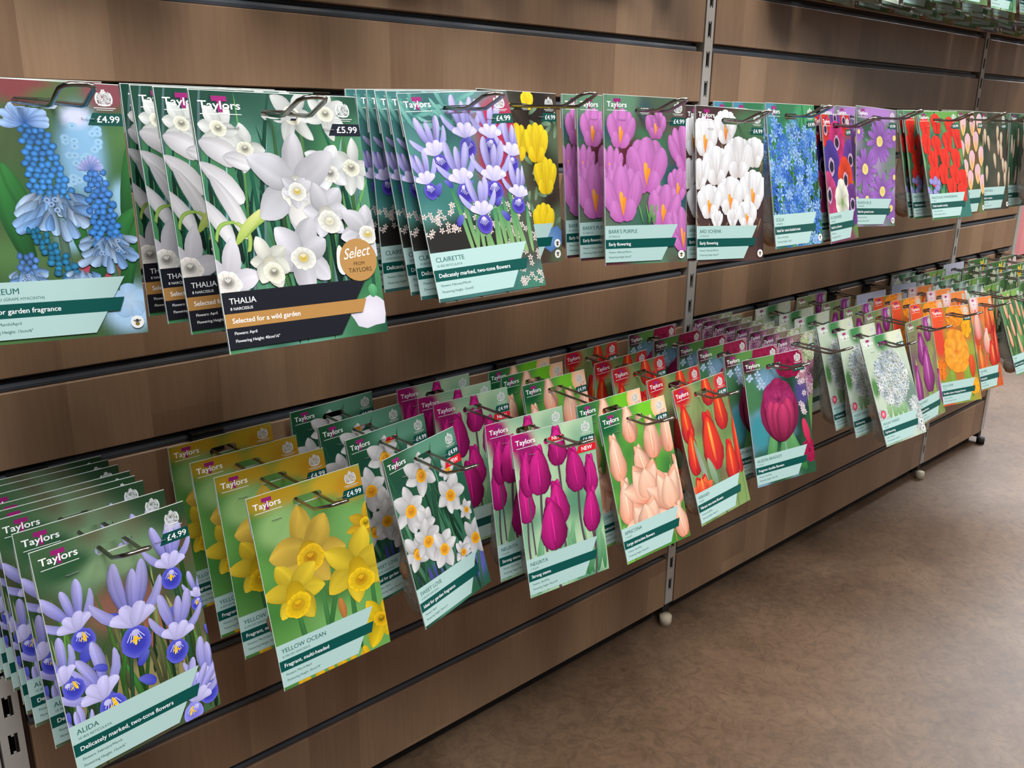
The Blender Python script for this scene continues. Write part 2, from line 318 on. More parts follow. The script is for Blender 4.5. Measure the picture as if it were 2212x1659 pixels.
    def daff(s, x, y, r, cp, cc, rot=0, cup_r=.34, sq=1.0, c_in=None, dark=.78, face=(0, 0), wid=.62):
        for k in (0, 2, 4, 1, 3, 5):
            an = rot + 60 * k + s.R.uniform(-7, 7); f = sq + (1 - sq) * abs(math.cos(math.radians(an)))
            s.petal(x, y, an, r * f * s.R.uniform(.9, 1.14), r * wid * s.R.uniform(.76, 1.04), mulc(cp, .74), mulc(cp, s.R.uniform(.9, 1.0)), .5, s.R.uniform(-16, 16), dark - .12, 10, 6, .6, s.R.uniform(-.5, .5), (.62, .74))
        cx, cy = x + face[0] * r, y + face[1] * r; q = r * cup_r; ci = c_in or mulc(cc, .62)
        if face != (0, 0):
            for t in (0, .25, .5, .75): s.disc(x + (cx - x) * t, y + (cy - y) * t, q * (.62 + .3 * t), q * (.62 + .26 * t), mulc(cc, .86), mulc(cc, .72 + .14 * t), 0, 14)
        s.disc(cx, cy, q, q * (.84 if sq < 1 else .92), mulc(cc, .74), mulc(cc, 1.04), rot, 22, .07, .72, mulc(cc, .93))
        for k in range(11): a_ = math.radians(k * 360 / 11 + rot); s.stem(cx + math.cos(a_) * q * .34, cy + math.sin(a_) * q * .3, cx + math.cos(a_) * q * .9, cy + math.sin(a_) * q * .8, r * .03, mulc(cc, .86), 0, mulc(cc, .92))
        s.disc(cx, cy - q * .05, q * .5, q * .42, mulc(ci, .72), mulc(cc, .8), 0, 14, 0, .5, mulc(ci, .9))
        for k in range(3): s.petal(cx, cy, -30 + 30 * k, q * .36, q * .1, mulc(ci, .9), mulc(cc, 1.05), .7, 0, .9, 5, 2)
    def iris(s, x, y, k, c_st, c_arm, c_fall, ang=0, mark=(245, 190, 40), white=True):
        w1 = mulc(c_st, 1.12)
        for da, L, W_ in ((-26, 1.02, .30), (28, .98, .28), (2, .84, .24)): s.petal(x, y, ang + da, 37 * k * L, 34 * k * W_ * .82, c_fall, c_st, .68, da * -.35 + s.R.uniform(-8, 8), .55, 10, 6, .45, s.R.uniform(-.6, .6), (.95, .5))
        for da, b_ in ((-74, 26), (70, -30)): s.petal(x, y + k, ang + da, 30 * k, 6.5 * k, c_arm, mulc(c_st, .95), .5, b_, .7, 7, 4, .5)
        for sx in (-1, 1): s.petal(x + sx * 22 * k, y + 1 * k, ang + sx * 128, 13 * k, 7 * k, c_arm, c_fall, .6, sx * 14, .7, 6, 4, .5)
        s.petal(x, y - 5 * k, ang + 180, 16 * k, 7 * k, c_arm, c_fall, .6, 0, .8, 6, 4, .5)
        ca, sa = math.sin(math.radians(ang)), math.cos(math.radians(ang)); fx, fy = x - ca * 12 * k, y + sa * 12 * k
        s.disc(fx, fy, 8.8 * k, 9.6 * k, mulc(c_fall, .82), mulc(mixc(c_fall, c_st, .25), 1.05), ang, 20, .035, .6, c_fall)
        for q in range(7): s.stem(fx + (q - 3) * .7 * k, fy - 6 * k, fx + (q - 3) * 1.7 * k, fy + (1.5 - abs(q - 3)) * k, .45 * k, (236, 236, 250) if white else c_st, 0, mulc(c_st, 1.05))
        if mark:
            s.petal(fx, fy - 7 * k, ang + 176, 9 * k, 2.2 * k, mark, (250, 214, 60), .5, 6, .9, 5, 2, .4)
            for q in (-1, 1): s.petal(fx, fy - 2 * k, ang + q * 110, 3.2 * k, 1.2 * k, mark, mark, .5, 0, .9, 5, 2)
        for da in (-34, 34, -12, 14): s.petal(x, y + 3 * k, ang + da, 15 * k, 8 * k, mulc(c_st, .9), w1, .62, da * .7, .78, 8, 6, .35)
        if white: s.petal(x, y + 4.5 * k, ang + 180, 4 * k, 5 * k, w1, c_st, .5, 0, .8, 5, 4)
    def star(s, x, y, r, c, n=6, wid=.36, mid=None, rot=None):
        rot = s.R.uniform(0, 60) if rot is None else rot; c0 = lin(mulc(c, .72)); c1 = lin(c); P = []
        for k in range(n):
            a = math.radians(rot + 360 / n * k); dx, dy = math.sin(a), -math.cos(a); hx, hy = -dy * r * wid / 2, dx * r * wid / 2
            P.append([(x, y, c0), (x + dx * r * .55 + hx, y + dy * r * .55 + hy, c1), (x + dx * r, y + dy * r, c1), (x + dx * r * .55 - hx, y + dy * r * .55 - hy, mixc(c0, c1, .5))])
        s.add(P)
        if mid: s.disc(x, y, r * .16, r * .16, mid, mid, 0, 6)
    def daisy(s, x, y, r, c, n=14, mid=(235, 205, 110), sq=1.0):
        for k in range(n):
            an = 360 / n * k + s.R.uniform(-5, 5); f = math.hypot(math.sin(math.radians(an)), sq * math.cos(math.radians(an)))
            s.petal(x, y, an, r * f * s.R.uniform(.88, 1.05), r * .27, mulc(c, .66), c, .62, s.R.uniform(-8, 8), .78, 5, 3, .6)
        s.disc(x, y, r * .24, r * .24 * sq, mulc(mid, .86), mid, 0, 12, .08)
    def anemone(s, x, y, rx, ry, c, eye=(30, 22, 50), ring=(235, 220, 230)):
        for k in range(7):
            an = 360 / 7 * k; L = math.hypot(rx * math.sin(math.radians(an)), ry * math.cos(math.radians(an))); s.petal(x, y, an, L, min(rx, ry) * 1.15, mulc(c, .6), c, .62, 0, .8, 6, 4, .55)
        if ring: s.disc(x, y, rx * .34, ry * .34, mulc(c, .5), ring, 0, 12, .1)
        s.disc(x, y, rx * .24, ry * .22, mulc(eye, .7), eye, 0, 12, .1)
    def ball(s, x, y, rx, ry, cols, n=150, r=6, np_=6, wid=.4, mid=None):
        s.disc(x, y, rx * .93, ry * .93, mulc(cols[0], .7), mulc(cols[0], .6), 0, 20)
        for _ in range(n):
            a = s.R.uniform(0, 6.283); f = math.sqrt(s.R.random()); s.star(x + rx * f * math.cos(a), y + ry * f * math.sin(a), r * s.R.uniform(.75, 1.15), mulc(s.R.choice(cols), s.R.uniform(.82, 1.05)), np_, wid, mid)
    def spike(s, x, y0, y1, w_, c_top, c_bot, lean=0, bells=True):
        n = int((y1 - y0) / 3.9)
        for i in range(n):
            t = i / max(1, n - 1); ww = w_ * (.55 + .45 * t); yy = y0 + (y1 - y0) * t; cx = x + lean * t; k = max(3, int(ww / 5))
            for j in range(k):
                u = (j + .5 + .5 * (i % 2)) / k * 2 - 1
                if abs(u) > 1.05: continue
                c = mixc(c_top, c_bot, t); s.disc(cx + u * ww / 2 + s.R.uniform(-.8, .8), yy + 2 * (1 - abs(u)), ww / k * .56, 2.9, mulc(c, s.R.uniform(1.0, 1.22)), mulc(c, s.R.uniform(.5, .7)), 0, 9, .16)
        if bells:
            cx = x + lean
            for r_ in range(3):
                k = 9 - r_
                for j in range(k):
                    u = j / (k - 1) * 2 - 1; c = mixc(c_bot, (206, 226, 250), .35 + .2 * s.R.random())
                    s.petal(cx + u * w_ * .40, y1 - 10 + r_ * 8, 180 - u * 66 + s.R.uniform(-10, 10), w_ * s.R.uniform(.34, .5), w_ * s.R.uniform(.2, .3), mulc(c, .62), mulc(c, s.R.uniform(.95, 1.15)), .84, s.R.uniform(-14, 14), .5, 7, 6, .2)
    def rose(s, x, y, w_, h, cl, cm, cd, rings=5, ang0=10):
        for k in range(rings):
            f = 1 - k / rings * .82; m_ = 9 - k; base = ang0 + k * 23
            for j in range(m_):
                an = base + 360 / m_ * j; L = math.hypot(w_ / 2 * math.sin(math.radians(an)), h / 2 * math.cos(math.radians(an))) * f
                s.petal(x, y, an, L * s.R.uniform(.92, 1.06), w_ * .46 * f, cd, mixc(cm, cl, k / rings * .7 + s.R.uniform(0, .3)), .72, s.R.uniform(-9, 9), .7, 6, 4, .5)
    # ---- the common printed frame of the cards
    def frame(s, title, sub, line, when, high, price='£4.99', select=False, new=False, badge=1, red_badge=False, detail=True):
        k = s.W / 130.0; X = lambda v: v * k; mint = (174, 205, 201); green = (3, 78, 72); ink = (24, 92, 86); wh = (244, 246, 246)
        if select: mint = (26, 27, 36); green = (176, 130, 72); ink = wh
        s.poly([(0, 159), (X(116), 159), (X(105), 177), (X(98), 190), (X(89), 204.5), (0, 204.5)], mint)
        s.poly([(0, 176.2), (X(114), 176.2), (X(109.5), 187.6), (0, 187.6)], green)
        s.text(title, X(5.2), 168.6, 4.7, ink, .012)
        s.text(sub, X(5.2), 173.6, 2.3, ink, .005)
        s.text(line, X(5.2), 184.0, 4.0, wh, .022)
        if detail:
            s.text(when, X(5.4), 193.2, 2.4, mulc(ink, .8) if not select else wh, .01); s.text(high, X(5.4), 199.4, 2.4, mulc(ink, .8) if not select else wh, .01)
        s.poly([(X(15.5), 4.4), (X(26.5), 4.4), (X(26.5), 8.6), (X(22.6), 8.6), (X(22.6), 17), (X(19.2), 17), (X(19.2), 8.6), (X(15.5), 8.6)], (150, 32, 110))
        s.text('Taylors', X(5.6), 14.6, 6.3, (250, 250, 250), .03, X(30))
        s.poly([(X(6), 18.3), (X(36), 18.3), (X(36), 18.9), (X(6), 18.9)], (232, 236, 232))
        cx, cy = X(117), 11.5
        cr = random.Random(4); cc = ((222, 226, 224), (240, 242, 240), (196, 202, 200))
        for q in range(20):
            a = q * 2.4; r_ = 1.1 + 4.2 * math.sqrt(q / 20); s.star(cx + r_ * math.cos(a), cy + r_ * .95 * math.sin(a), 1.7, cc[q % 3], 5, .6, None, 36 * q)
        for q in (-1, 1): s.stem(cx + q * 5.4, cy + 5, cx + q * 4.6, cy - 4, 1.5, (226, 230, 228), q * 1.2, (200, 206, 204))
        s.stem(cx - 5, cy + 5.4, cx + 5, cy + 5.4, 1.5, (230, 232, 230), .8, (206, 210, 208)); s.star(cx, cy - 5.2, 2.0, (240, 242, 240), 5, .7)
        s.poly([(cx - 8.5, 19.6), (cx + 8.5, 19.6), (cx + 8.5, 20.2), (cx - 8.5, 20.2)], (222, 226, 222)); s.poly([(cx - 6.5, 21.2), (cx + 6.5, 21.2), (cx + 6.5, 21.7), (cx - 6.5, 21.7)], (214, 218, 214))
        s.poly([(X(107), 24), (s.W, 24), (s.W, 34.2), (X(102.5), 34.2)], (6, 74, 66) if not select else (20, 24, 40))
        s.text(price, X(109.5), 31.6, 5.4, wh, .022, X(18))
        if new: s.poly([(X(102), 35), (s.W, 35), (s.W, 44.5), (X(97.5), 44.5)], (214, 26, 44)); s.text('NEW', X(106), 42.3, 5.2, wh, .03, X(18))
        if select:
            cx, cy = X(112), 142; s.disc(cx, cy, 18.6, 18.6, (178, 134, 78), (178, 134, 78), 0, 40); s.text('Select', cx - 15, cy - 1.0, 9.0, (250, 248, 244), .0, 29, -6, .5)
            s.text('FROM', cx - 5.6, cy + 4.6, 3, (62, 42, 24), .008); s.text('TAYLORS', cx - 11.4, cy + 10.6, 3.9, (62, 42, 24), .008)
        for b in range(badge):
            cx, cy = X(122), 198.3 - 13.5 * b; s.disc(cx, cy, 5.4, 5.4, (246, 246, 242), (246, 246, 242), 0, 20); s.disc(cx, cy, 4.6, 4.6, (226, 228, 224), (246, 246, 242), 0, 16)
            s.disc(cx, cy - 1.2, 1.4, 1.3, (30, 26, 20), (30, 26, 20), 0, 8); s.disc(cx, cy + 1.6, 1.7, 1.6, (200, 150, 40) if b == 0 else (30, 30, 30), (40, 34, 20), 0, 8)
            for q in (-1, 1): s.petal(cx, cy, q * 62, 3.6, 1.5, (70, 66, 60), (150, 150, 146), .6, 0, 1, 3, 2)
        if red_badge: s.disc(14, 148, 7.6, 7.6, (250, 170, 190), (40, 22, 26), 0, 20, 0, .8, (226, 60, 90)); s.disc(14, 148, 4.4, 4.4, (250, 190, 200), (226, 80, 110), 0, 8, .2)
        s.poly([(0, 0), (s.W, 0), (s.W, .5), (0, .5)], (226, 232, 226)); s.poly([(0, 0), (.5, 0), (.5, s.H), (0, s.H)], (214, 222, 218))
    def build(s, name):
        fv, ff, fc = list(s.v), list(s.f), list(s.c); W2 = s.W / 2000
        def P(x, y, yy): return ((x - s.W / 2) / 1000, yy, (ORG - y) / 1000)
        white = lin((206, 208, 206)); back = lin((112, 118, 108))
        keep = (s.v, s.f, s.c); s.v, s.f, s.c = [], [], []
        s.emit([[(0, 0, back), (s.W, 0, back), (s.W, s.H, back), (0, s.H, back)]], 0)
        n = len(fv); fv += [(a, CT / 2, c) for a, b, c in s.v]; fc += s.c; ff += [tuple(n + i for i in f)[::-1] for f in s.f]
        for ring, flip in (([(0, 0), (s.W, 0), (s.W, s.H), (0, s.H)], False), (s.sl, True)):
            k = len(ring)
            for i in range(k):
                a, b = ring[i], ring[(i + 1) % k]; n = len(fv); fv += [P(*a, -CT / 2 - LAY), P(*b, -CT / 2 - LAY), P(*b, CT / 2), P(*a, CT / 2)]; fc += [white] * 4
                ff.append((n, n + 1, n + 2, n + 3) if flip else (n + 3, n + 2, n + 1, n))
        me = bpy.data.meshes.new(name); me.from_pydata(fv, [], ff); me.materials.append(M['card'])
        at = me.color_attributes.new('print', 'FLOAT_COLOR', 'POINT')
        arr = np.ones((len(fv), 4), 'f'); arr[:, :3] = np.clip(np.array(fc, 'f'), 0, 1); at.data.foreach_set('color', arr.ravel()); me.update()
        return me
_G = {}
def glyphs(t, bold):
    k = (t, bold)
    if k in _G: return _G[k]
    cu = bpy.data.curves.new('lettering', 'FONT'); cu.body = t; cu.shear = bold; cu.resolution_u = 3; cu.size = 1.0
    o = bpy.data.objects.new('lettering', cu); COL.objects.link(o); dg = bpy.context.evaluated_depsgraph_get(); dg.update()
    me = o.evaluated_get(dg).to_mesh(); vs_ = [(v.co.x, v.co.y) for v in me.vertices]
    T = [[vs_[i] for i in p.vertices] for p in me.polygons]; wd = max([v[0] for v in vs_] or [1]); hh = 0.70
    o.evaluated_get(dg).to_mesh_clear(); bpy.data.objects.remove(o); bpy.data.curves.remove(cu)
    _G[k] = (T, wd, hh); return _G[k]

# ---------------------------------------------------------------- the varieties
FM, FAM, FA = 'Flowers: February/March', 'Flowers: April/May', 'Flowers: April'
def fh(a): return 'Flowering Height: ' + a
def d_muscari():
    c = Card(seed=3); c.bg([(50, 96, 52), (36, 72, 42), (84, 124, 70), (70, 84, 52)], 60, 22, blobs=[(56, 6, 24, 12, (124, 58, 60)), (118, 8, 18, 14, (128, 66, 76)), (98, 152, 15, 9, (186, 60, 90)), (80, 14, 20, 9, (80, 98, 56)), (95, 58, 17, 36, (134, 180, 216)), (94, 28, 11, 8, (200, 204, 232)), (118, 186, 20, 20, (172, 206, 236)), (80, 122, 11, 14, (138, 180, 206)), (122, 96, 9, 16, (150, 190, 214))])
    for x, y, a, L, w_ in ((124, 126, 4, 92, 15), (50, 150, -18, 90, 18), (88, 170, 26, 80, 16), (112, 190, 10, 90, 12), (60, 120, -30, 60, 12), (92, 150, -16, 56, 12)): c.petal(x, y, a, L, w_, (16, 62, 30), (52, 124, 58), .5, 6, .6)
    c.stem(72, 112, 76, 166, 7, (84, 110, 92)); c.stem(108, 146, 110, 172, 6, (80, 116, 84))
    for q in range(30): X, Y = 95 + c.R.uniform(-14, 14), 58 + c.R.uniform(-30, 32); c.disc(X, Y, 3.6, 3.1, (94, 146, 190), (140, 184, 218), 0, 12, 0, .5, (160, 198, 226))
    def skirt(x, y, w_, h, n):
        for r_ in range(4):
            for k in range(n - r_):
                u = (k + .5) / (n - r_) * 2 - 1; t = mixc((104, 158, 226), (214, 230, 248), c.R.uniform(.1, .8)); px, py = x + u * w_ * .36, y + r_ * h * .17 + c.R.uniform(-2, 2)
                c.petal(px, py, 180 - u * 62 + c.R.uniform(-12, 12), h * c.R.uniform(.42, .62), w_ * c.R.uniform(.15, .22), mulc(t, .55), t, .84, c.R.uniform(-16, 16), .42, 8, 6, .2, c.R.uniform(-.6, .6), (.8, .28))
        for k in range(4): X, Y = x + c.R.uniform(-.3, .3) * w_, y + h * c.R.uniform(.1, .6); c.disc(X, Y, w_ * .05, w_ * .045, (20, 40, 96), (170, 200, 236), 0, 10, .1)
    c.spike(59, 30, 96, 34, (66, 132, 206), (70, 148, 222), 9, False)
    for q in range(13): c.petal(56, 34, -96 + 16 * q + c.R.uniform(-6, 6), c.R.uniform(15, 21), 7, (56, 112, 196), (168, 198, 238), .7, c.R.uniform(-12, 12), .5, 7, 5)
    skirt(69, 90, 46, 34, 9)
    c.spike(101, 68, 130, 25, (76, 130, 206), (64, 140, 222), 5, False)
    for q in range(9): c.petal(101, 70, -80 + 20 * q, c.R.uniform(8, 12), 5, (80, 120, 200), (176, 180, 230), .7, 0, .5, 6, 4)
    skirt(106, 126, 36, 27, 8)
    c.spike(52, 118, 162, 20, (28, 112, 152), (50, 130, 176), 26, False); skirt(84, 152, 22, 16, 5); c.spike(44, 138, 170, 22, (80, 122, 190), (100, 150, 210), 0, False); skirt(44, 150, 26, 18, 5)
    for q in range(5): c.petal(118, 180, 72 * q, 15, 14, (190, 216, 240), (160, 196, 232), .6, 0, .8)
    c.frame('AZUREUM', '25 MUSCARI (GRAPE HYACINTH)', 'Ideal for garden fragrance', 'Flowers: March/April', fh('15cm/6"')); return c
def d_thalia():
    c = Card(150, seed=5); c.bg([(34, 92, 66), (20, 66, 52), (70, 132, 84), (96, 150, 130)], 60, 20); c.blades(34, [(24, 92, 70), (60, 130, 100), (130, 176, 176), (90, 150, 84)], 60, 205, (2, 5), 12)
    wp, wc = (222, 221, 228), (228, 226, 216); yy = (226, 198, 90)
    for x, y, r, rot in ((40, 46, 20, 12), (86, 18, 24, 30), (118, 16, 22, 0), (136, 62, 24, 20), (20, 30, 20, 40)): c.daff(x, y, r, (226, 228, 224), (228, 226, 206), rot, .36, .85, None, .86)
    for x, y, an, L, w_ in ((2, 40, 110, 34, 20), (0, 56, 128, 46, 16), (6, 66, 146, 58, 13), (-4, 84, 142, 44, 13), (20, 52, 100, 24, 14)): c.petal(x, y, an, L, w_, (186, 184, 188), (222, 220, 222), .6, 8, .6)
    c.stem(30, 128, 22, 104, 4, (170, 196, 96), 6); c.stem(22, 104, 4, 118, 3.4, (150, 186, 90), 6)
    c.petal(26, 118, 30, 44, 9, (120, 168, 70), (196, 208, 110), .5, 30, .75); c.petal(20, 122, 35, 40, 8, (150, 182, 70), (214, 216, 140), .5, 10, .8)
    c.daff(8, 152, 34, (232, 228, 236), (240, 234, 226), 20, .34, .9, None, .9)
    c.daff(112, 60, 22, (232, 234, 236), wc, 20, .4, .8, None, .84, (.1, .3), .7); c.daff(80, 76, 43, wp, wc, 0, .34, .96, yy, .86, (.02, .16), .66); c.petal(80, 84, 172, 30, 24, (206, 204, 200), (226, 224, 220), .6, 0, .8)
    c.daff(80, 80, 14, wp, wc, 20, .6, 1, yy, .86, (0, .1), .8); c.daff(104, 100, 25, wp, wc, 30, .44, .8, (236, 230, 200), .84, (.1, .3), .74)
    c.daff(140, 118, 25, wp, wc, 24, .36, .95, yy, .86, (.1, .1), .74); c.daff(76, 134, 30, wp, wc, 10, .38, .92, yy, .85, (.02, .1), .72); c.daff(46, 138, 22, (234, 234, 222), (238, 234, 212), 40, .44, .7, None, .84, (.1, .4), .7)
    c.petal(112, 128, 178, 26, 10, (232, 232, 220), (240, 240, 234), .6); c.disc(134, 188, 20, 14, (220, 216, 226), (206, 200, 212), 0, 14, .2); c.petal(140, 176, 0, 12, 9, (60, 140, 90), (100, 170, 120))
    c.frame('THALIA', '8 NARCISSUS', 'Selected for a wild garden', FA, fh('40cm/16"'), '£5.99', select=True, badge=0); return c
def d_clair():
    c = Card(seed=7); c.bg([(44, 104, 104), (84, 140, 140), (30, 70, 74), (60, 120, 96)], 50, 24, blobs=[(112, 40, 30, 34, (176, 34, 78)), (98, 78, 22, 30, (150, 40, 70)), (50, 150, 70, 24, (34, 32, 30)), (118, 150, 26, 40, (70, 74, 64))])
    for q in range(26): c.petal(c.R.uniform(0, 60), c.R.uniform(0, 40), c.R.uniform(-90, 90), 34, 5, (60, 130, 120), (120, 176, 168), .5, 8, .8, 5, 2)
    for q in range(110): c.star(c.R.uniform(0, 130) if q < 60 else c.R.uniform(96, 130), c.R.uniform(112, 148) if q < 60 else c.R.uniform(110, 205), 3.6, (234, 214, 208), 5, .5)
    for q in range(16): c.petal(52 + 4.6 * q + c.R.uniform(-2, 2), 172, c.R.uniform(-14, 10), c.R.uniform(50, 80), 5, (150, 186, 120), (40, 130, 84), .5, c.R.uniform(-8, 8), .7, 6, 3)
    S, A, F = (196, 190, 240), (112, 120, 206), (58, 44, 158)
    for x, y, k, a in ((69, 44, 1.02, 0), (31, 60, .95, -14), (98, 46, .95, 8), (120, 66, .9, 12), (14, 88, .8, -12), (54, 90, 1.02, -6), (92, 90, 1.05, 6), (70, 124, .95, 0), (118, 110, .85, 12)): c.iris(x, y, k * 1.1, S, A, F, a, None)
    c.frame('CLAIRETTE', '10 IRIS RETICULATA', 'Delicately marked, two-tone flowers', FM, fh('15cm/6"'), badge=0); return c
def d_eran():
    c = Card(seed=8); c.bg([(50, 40, 36), (74, 60, 50), (92, 110, 84), (34, 28, 26)], 50, 18)
    for q in range(40): c.petal(c.R.uniform(0, 130), c.R.uniform(20, 200), c.R.uniform(0, 360), 18, 6, (70, 100, 70), (134, 160, 130), .5, 6, .8, 4, 2)
    for x, y, w_, h in ((36, 20, 26, 24), (80, 10, 24, 22), (60, 60, 42, 44), (106, 100, 40, 44), (92, 60, 44, 46), (36, 118, 42, 44), (100, 154, 44, 40), (20, 70, 30, 34)): c.cup(x, y, w_, h, (246, 218, 44), (216, 170, 20), None, 0, 38, True, .86)
    c.disc(110, 178, 24, 16, (110, 150, 196), (80, 120, 180), 0, 12, .2)
    c.frame('ERANTHIS', '15 WINTER ACONITE', 'Early flowering', FM, fh('10cm/4"'), badge=2); return c
def d_barr():
    c = Card(seed=9); c.bg([(70, 110, 84), (96, 140, 110), (70, 34, 46), (100, 40, 56), (40, 80, 90)], 50, 18, blobs=[(60, 60, 40, 22, (66, 120, 84)), (40, 90, 30, 40, (96, 36, 52))])
    L, B, O = (206, 128, 198), (186, 92, 170), (228, 128, 36)
    for x, y, w_, h, a, st in ((81, 34, 36, 34, 0, (228, 120, 110)), (27, 40, 46, 46, 6, O), (128, 62, 44, 58, -8, None), (10, 84, 30, 44, 0, O), (22, 100, 26, 40, 10, O), (118, 108, 38, 40, 8, O), (66, 84, 76, 66, 0, O), (27, 120, 68, 66, -4, O), (94, 136, 62, 54, 8, O), (124, 166, 38, 56, -4, O)): c.cup(x, y, w_, h, L, (176, 82, 160) if x > 70 else B, st, a, 40, True, .76)
    for q in range(8): c.petal(c.R.uniform(60, 80), 158, c.R.uniform(-20, 20), 26, 2, (60, 130, 60), (120, 180, 100), .5)
    c.frame("BARR'S PURPLE", '25 CROCUS', 'Early flowering', FM, fh('8cm/3"')); return c
def d_ard():
    c = Card(seed=10); c.bg([(66, 46, 48), (84, 60, 56), (50, 36, 40)], 50, 16, blobs=[(104, 26, 40, 26, (70, 106, 74)), (118, 70, 20, 26, (54, 84, 60))])
    for q in range(30): c.petal(c.R.uniform(0, 130), c.R.uniform(60, 190), c.R.uniform(-40, 40), 20, 3, (90, 70, 50), (150, 120, 90), .5, 0, .9, 4, 2)
    W_, B, O = (240, 240, 244), (196, 186, 180), (226, 108, 50)
    for x, y, w_, h, st in ((18, 40, 44, 50, O), (56, 26, 38, 44, (220, 60, 40)), (112, 58, 38, 40, None), (80, 66, 58, 54, None), (38, 78, 50, 50, None), (6, 90, 28, 40, None), (108, 110, 44, 54, O), (64, 118, 52, 50, O), (24, 126, 44, 44, O), (96, 144, 40, 38, (230, 70, 80)), (38, 150, 18, 24, None), (68, 148, 18, 24, None)): c.cup(x, y, w_ * 1.12, h * 1.0, W_, B, st, 0, 40, True, .86, .25)
    c.frame('ARD SCHENK', '15 CROCUS', 'Early flowering', FM, fh('8cm/3"')); return c
def d_scilla():
    c = Card(seed=11); c.bg([(40, 110, 70), (60, 140, 90), (80, 140, 190), (30, 80, 60)], 60, 16); c.blades(24, [(40, 130, 70), (90, 170, 80), (30, 100, 70)], 40, 200, (3, 6), 16)
    for q in range(240): c.star(c.R.uniform(0, 130), c.R.uniform(26, 205), c.R.uniform(7, 12), c.R.choice([(120, 170, 232), (70, 130, 214), (150, 192, 240), (48, 104, 200), (100, 150, 226)]), 6, .42)
    c.frame('SCILLA', '20 SIBERICA', 'Ideal for semi-shaded areas', 'Flowers: March/April', fh('15cm/6"')); return c
def d_caen():
    c = Card(seed=12); c.bg([(60, 110, 50), (90, 130, 60), (120, 60, 90)], 40, 18)
    for x, y, rx, ry, col in ((100, 10, 26, 26, (214, 34, 30)), (60, 6, 24, 22, (110, 60, 150)), (14, 24, 24, 30, (220, 44, 26)), (60, 46, 36, 36, (206, 40, 120)), (118, 76, 34, 36, (94, 56, 150)), (28, 84, 36, 44, (72, 50, 150)), (88, 108, 34, 40, (224, 62, 26)), (10, 130, 30, 40, (196, 60, 120)), (112, 150, 36, 36, (110, 50, 140)), (64, 144, 30, 40, (236, 238, 220))): c.anemone(x, y, rx, ry, col, (30, 22, 50) if col[0] != 236 else (150, 180, 110), None if col[0] == 236 else (200, 170, 200))
    c.frame('DE CAEN MIXED', '15 ANEMONE', 'Ideal for cut flowers', 'Flowers: June', fh('25cm/10"'), badge=0); return c
def d_blanda():
    c = Card(seed=13); c.bg([(60, 90, 74), (96, 120, 100), (170, 140, 190), (40, 74, 60)], 50, 18, blobs=[(70, 10, 60, 14, (166, 120, 190))])
    for q in range(36): c.petal(c.R.uniform(0, 130), c.R.uniform(40, 160), c.R.uniform(0, 360), 18, 7, (50, 90, 70), (110, 150, 120), .5, 10, .8, 4, 2)
    P_ = (160, 104, 196)
    for x, y, r in ((124, 50, 22), (8, 44, 18), (75, 58, 42), (29, 108, 40), (86, 146, 38), (126, 120, 20), (36, 160, 26), (4, 160, 18), (116, 176, 26)): c.daisy(x, y, r, P_, 15, (236, 216, 130))
    c.frame('BLANDA BLUE', '15 ANEMONE', 'Ideal for ground cover', 'Flowers: March/April', fh('10cm/4"')); return c
def d_greigii():
    c = Card(seed=14); c.bg([(60, 120, 60), (90, 150, 80), (50, 110, 100)], 50, 16, blobs=[(90, 8, 50, 12, (96, 150, 70))]); c.blades(14, [(60, 130, 80), (110, 160, 110)], 60, 200, (5, 9), 20)
    for x, y in ((20, 30), (56, 24), (100, 30), (16, 62), (48, 66), (84, 60), (120, 54), (30, 96), (68, 92), (104, 92), (56, 122), (92, 124), (26, 126), (118, 134), (76, 150), (108, 160)): c.cup(x, y, 40, 38, (226, 50, 34), (196, 28, 20), None, 0, 30, True, .8)
    for q in range(12): c.disc(c.R.uniform(0, 40), c.R.uniform(130, 160), 6, 6, (160, 150, 210), (120, 120, 180))
    c.frame('PRAESTANS ZWANENBURG', '7 TULIPS', 'Multi-headed variety', 'Flowers: March/April', fh('30cm/12"'), badge=0, detail=True); return c
def d_humilis():
    c = Card(seed=15); c.bg([(70, 90, 50), (50, 60, 36), (96, 120, 70), (110, 70, 40)], 50, 16)
    for x, y in ((30, 30), (76, 30), (112, 26), (50, 66), (92, 62), (20, 80), (118, 92), (70, 100), (36, 118), (98, 128), (60, 140), (122, 150)): c.cup(x, y, 34, 42, (234, 190, 214), (240, 196, 70), (236, 180, 40), 0, 26, False, .84)
    c.frame('TULIP SAXATILIS', '7 TULIPS', 'Ideal for rockeries', FA, fh('20cm/8"')); return c
def d_turk():
    c = Card(seed=16); c.bg([(58, 54, 46), (80, 76, 62), (44, 60, 44)], 50, 16)
    for q in range(14): c.cup(c.R.uniform(5, 125), c.R.uniform(30, 150), 16, 34, (216, 198, 172), (196, 150, 120), None, c.R.uniform(-10, 10), 12, False, .84)
    c.frame('TURKESTANICA', '7 TULIPS', 'Ideal for rockeries', 'Flowers: March', fh('20cm/8"')); return c
def d_polychroma():
    c = Card(seed=17); c.bg([(70, 96, 74), (90, 120, 90), (50, 74, 60)], 50, 18); c.blades(12, [(70, 120, 90), (100, 140, 110)], 80, 200, (5, 8), 14)
    for q in range(16): c.tulip(c.R.uniform(5, 125), c.R.uniform(26, 150), 18, 42, (246, 222, 196), (236, 200, 176), (214, 150, 130), c.R.uniform(-8, 8), (80, 120, 80), 6)
    c.frame('WHITTALLII', '5 TULIPS', 'Strong stems', 'Flowers: March/April', fh('25cm/10"'), new=True); return c
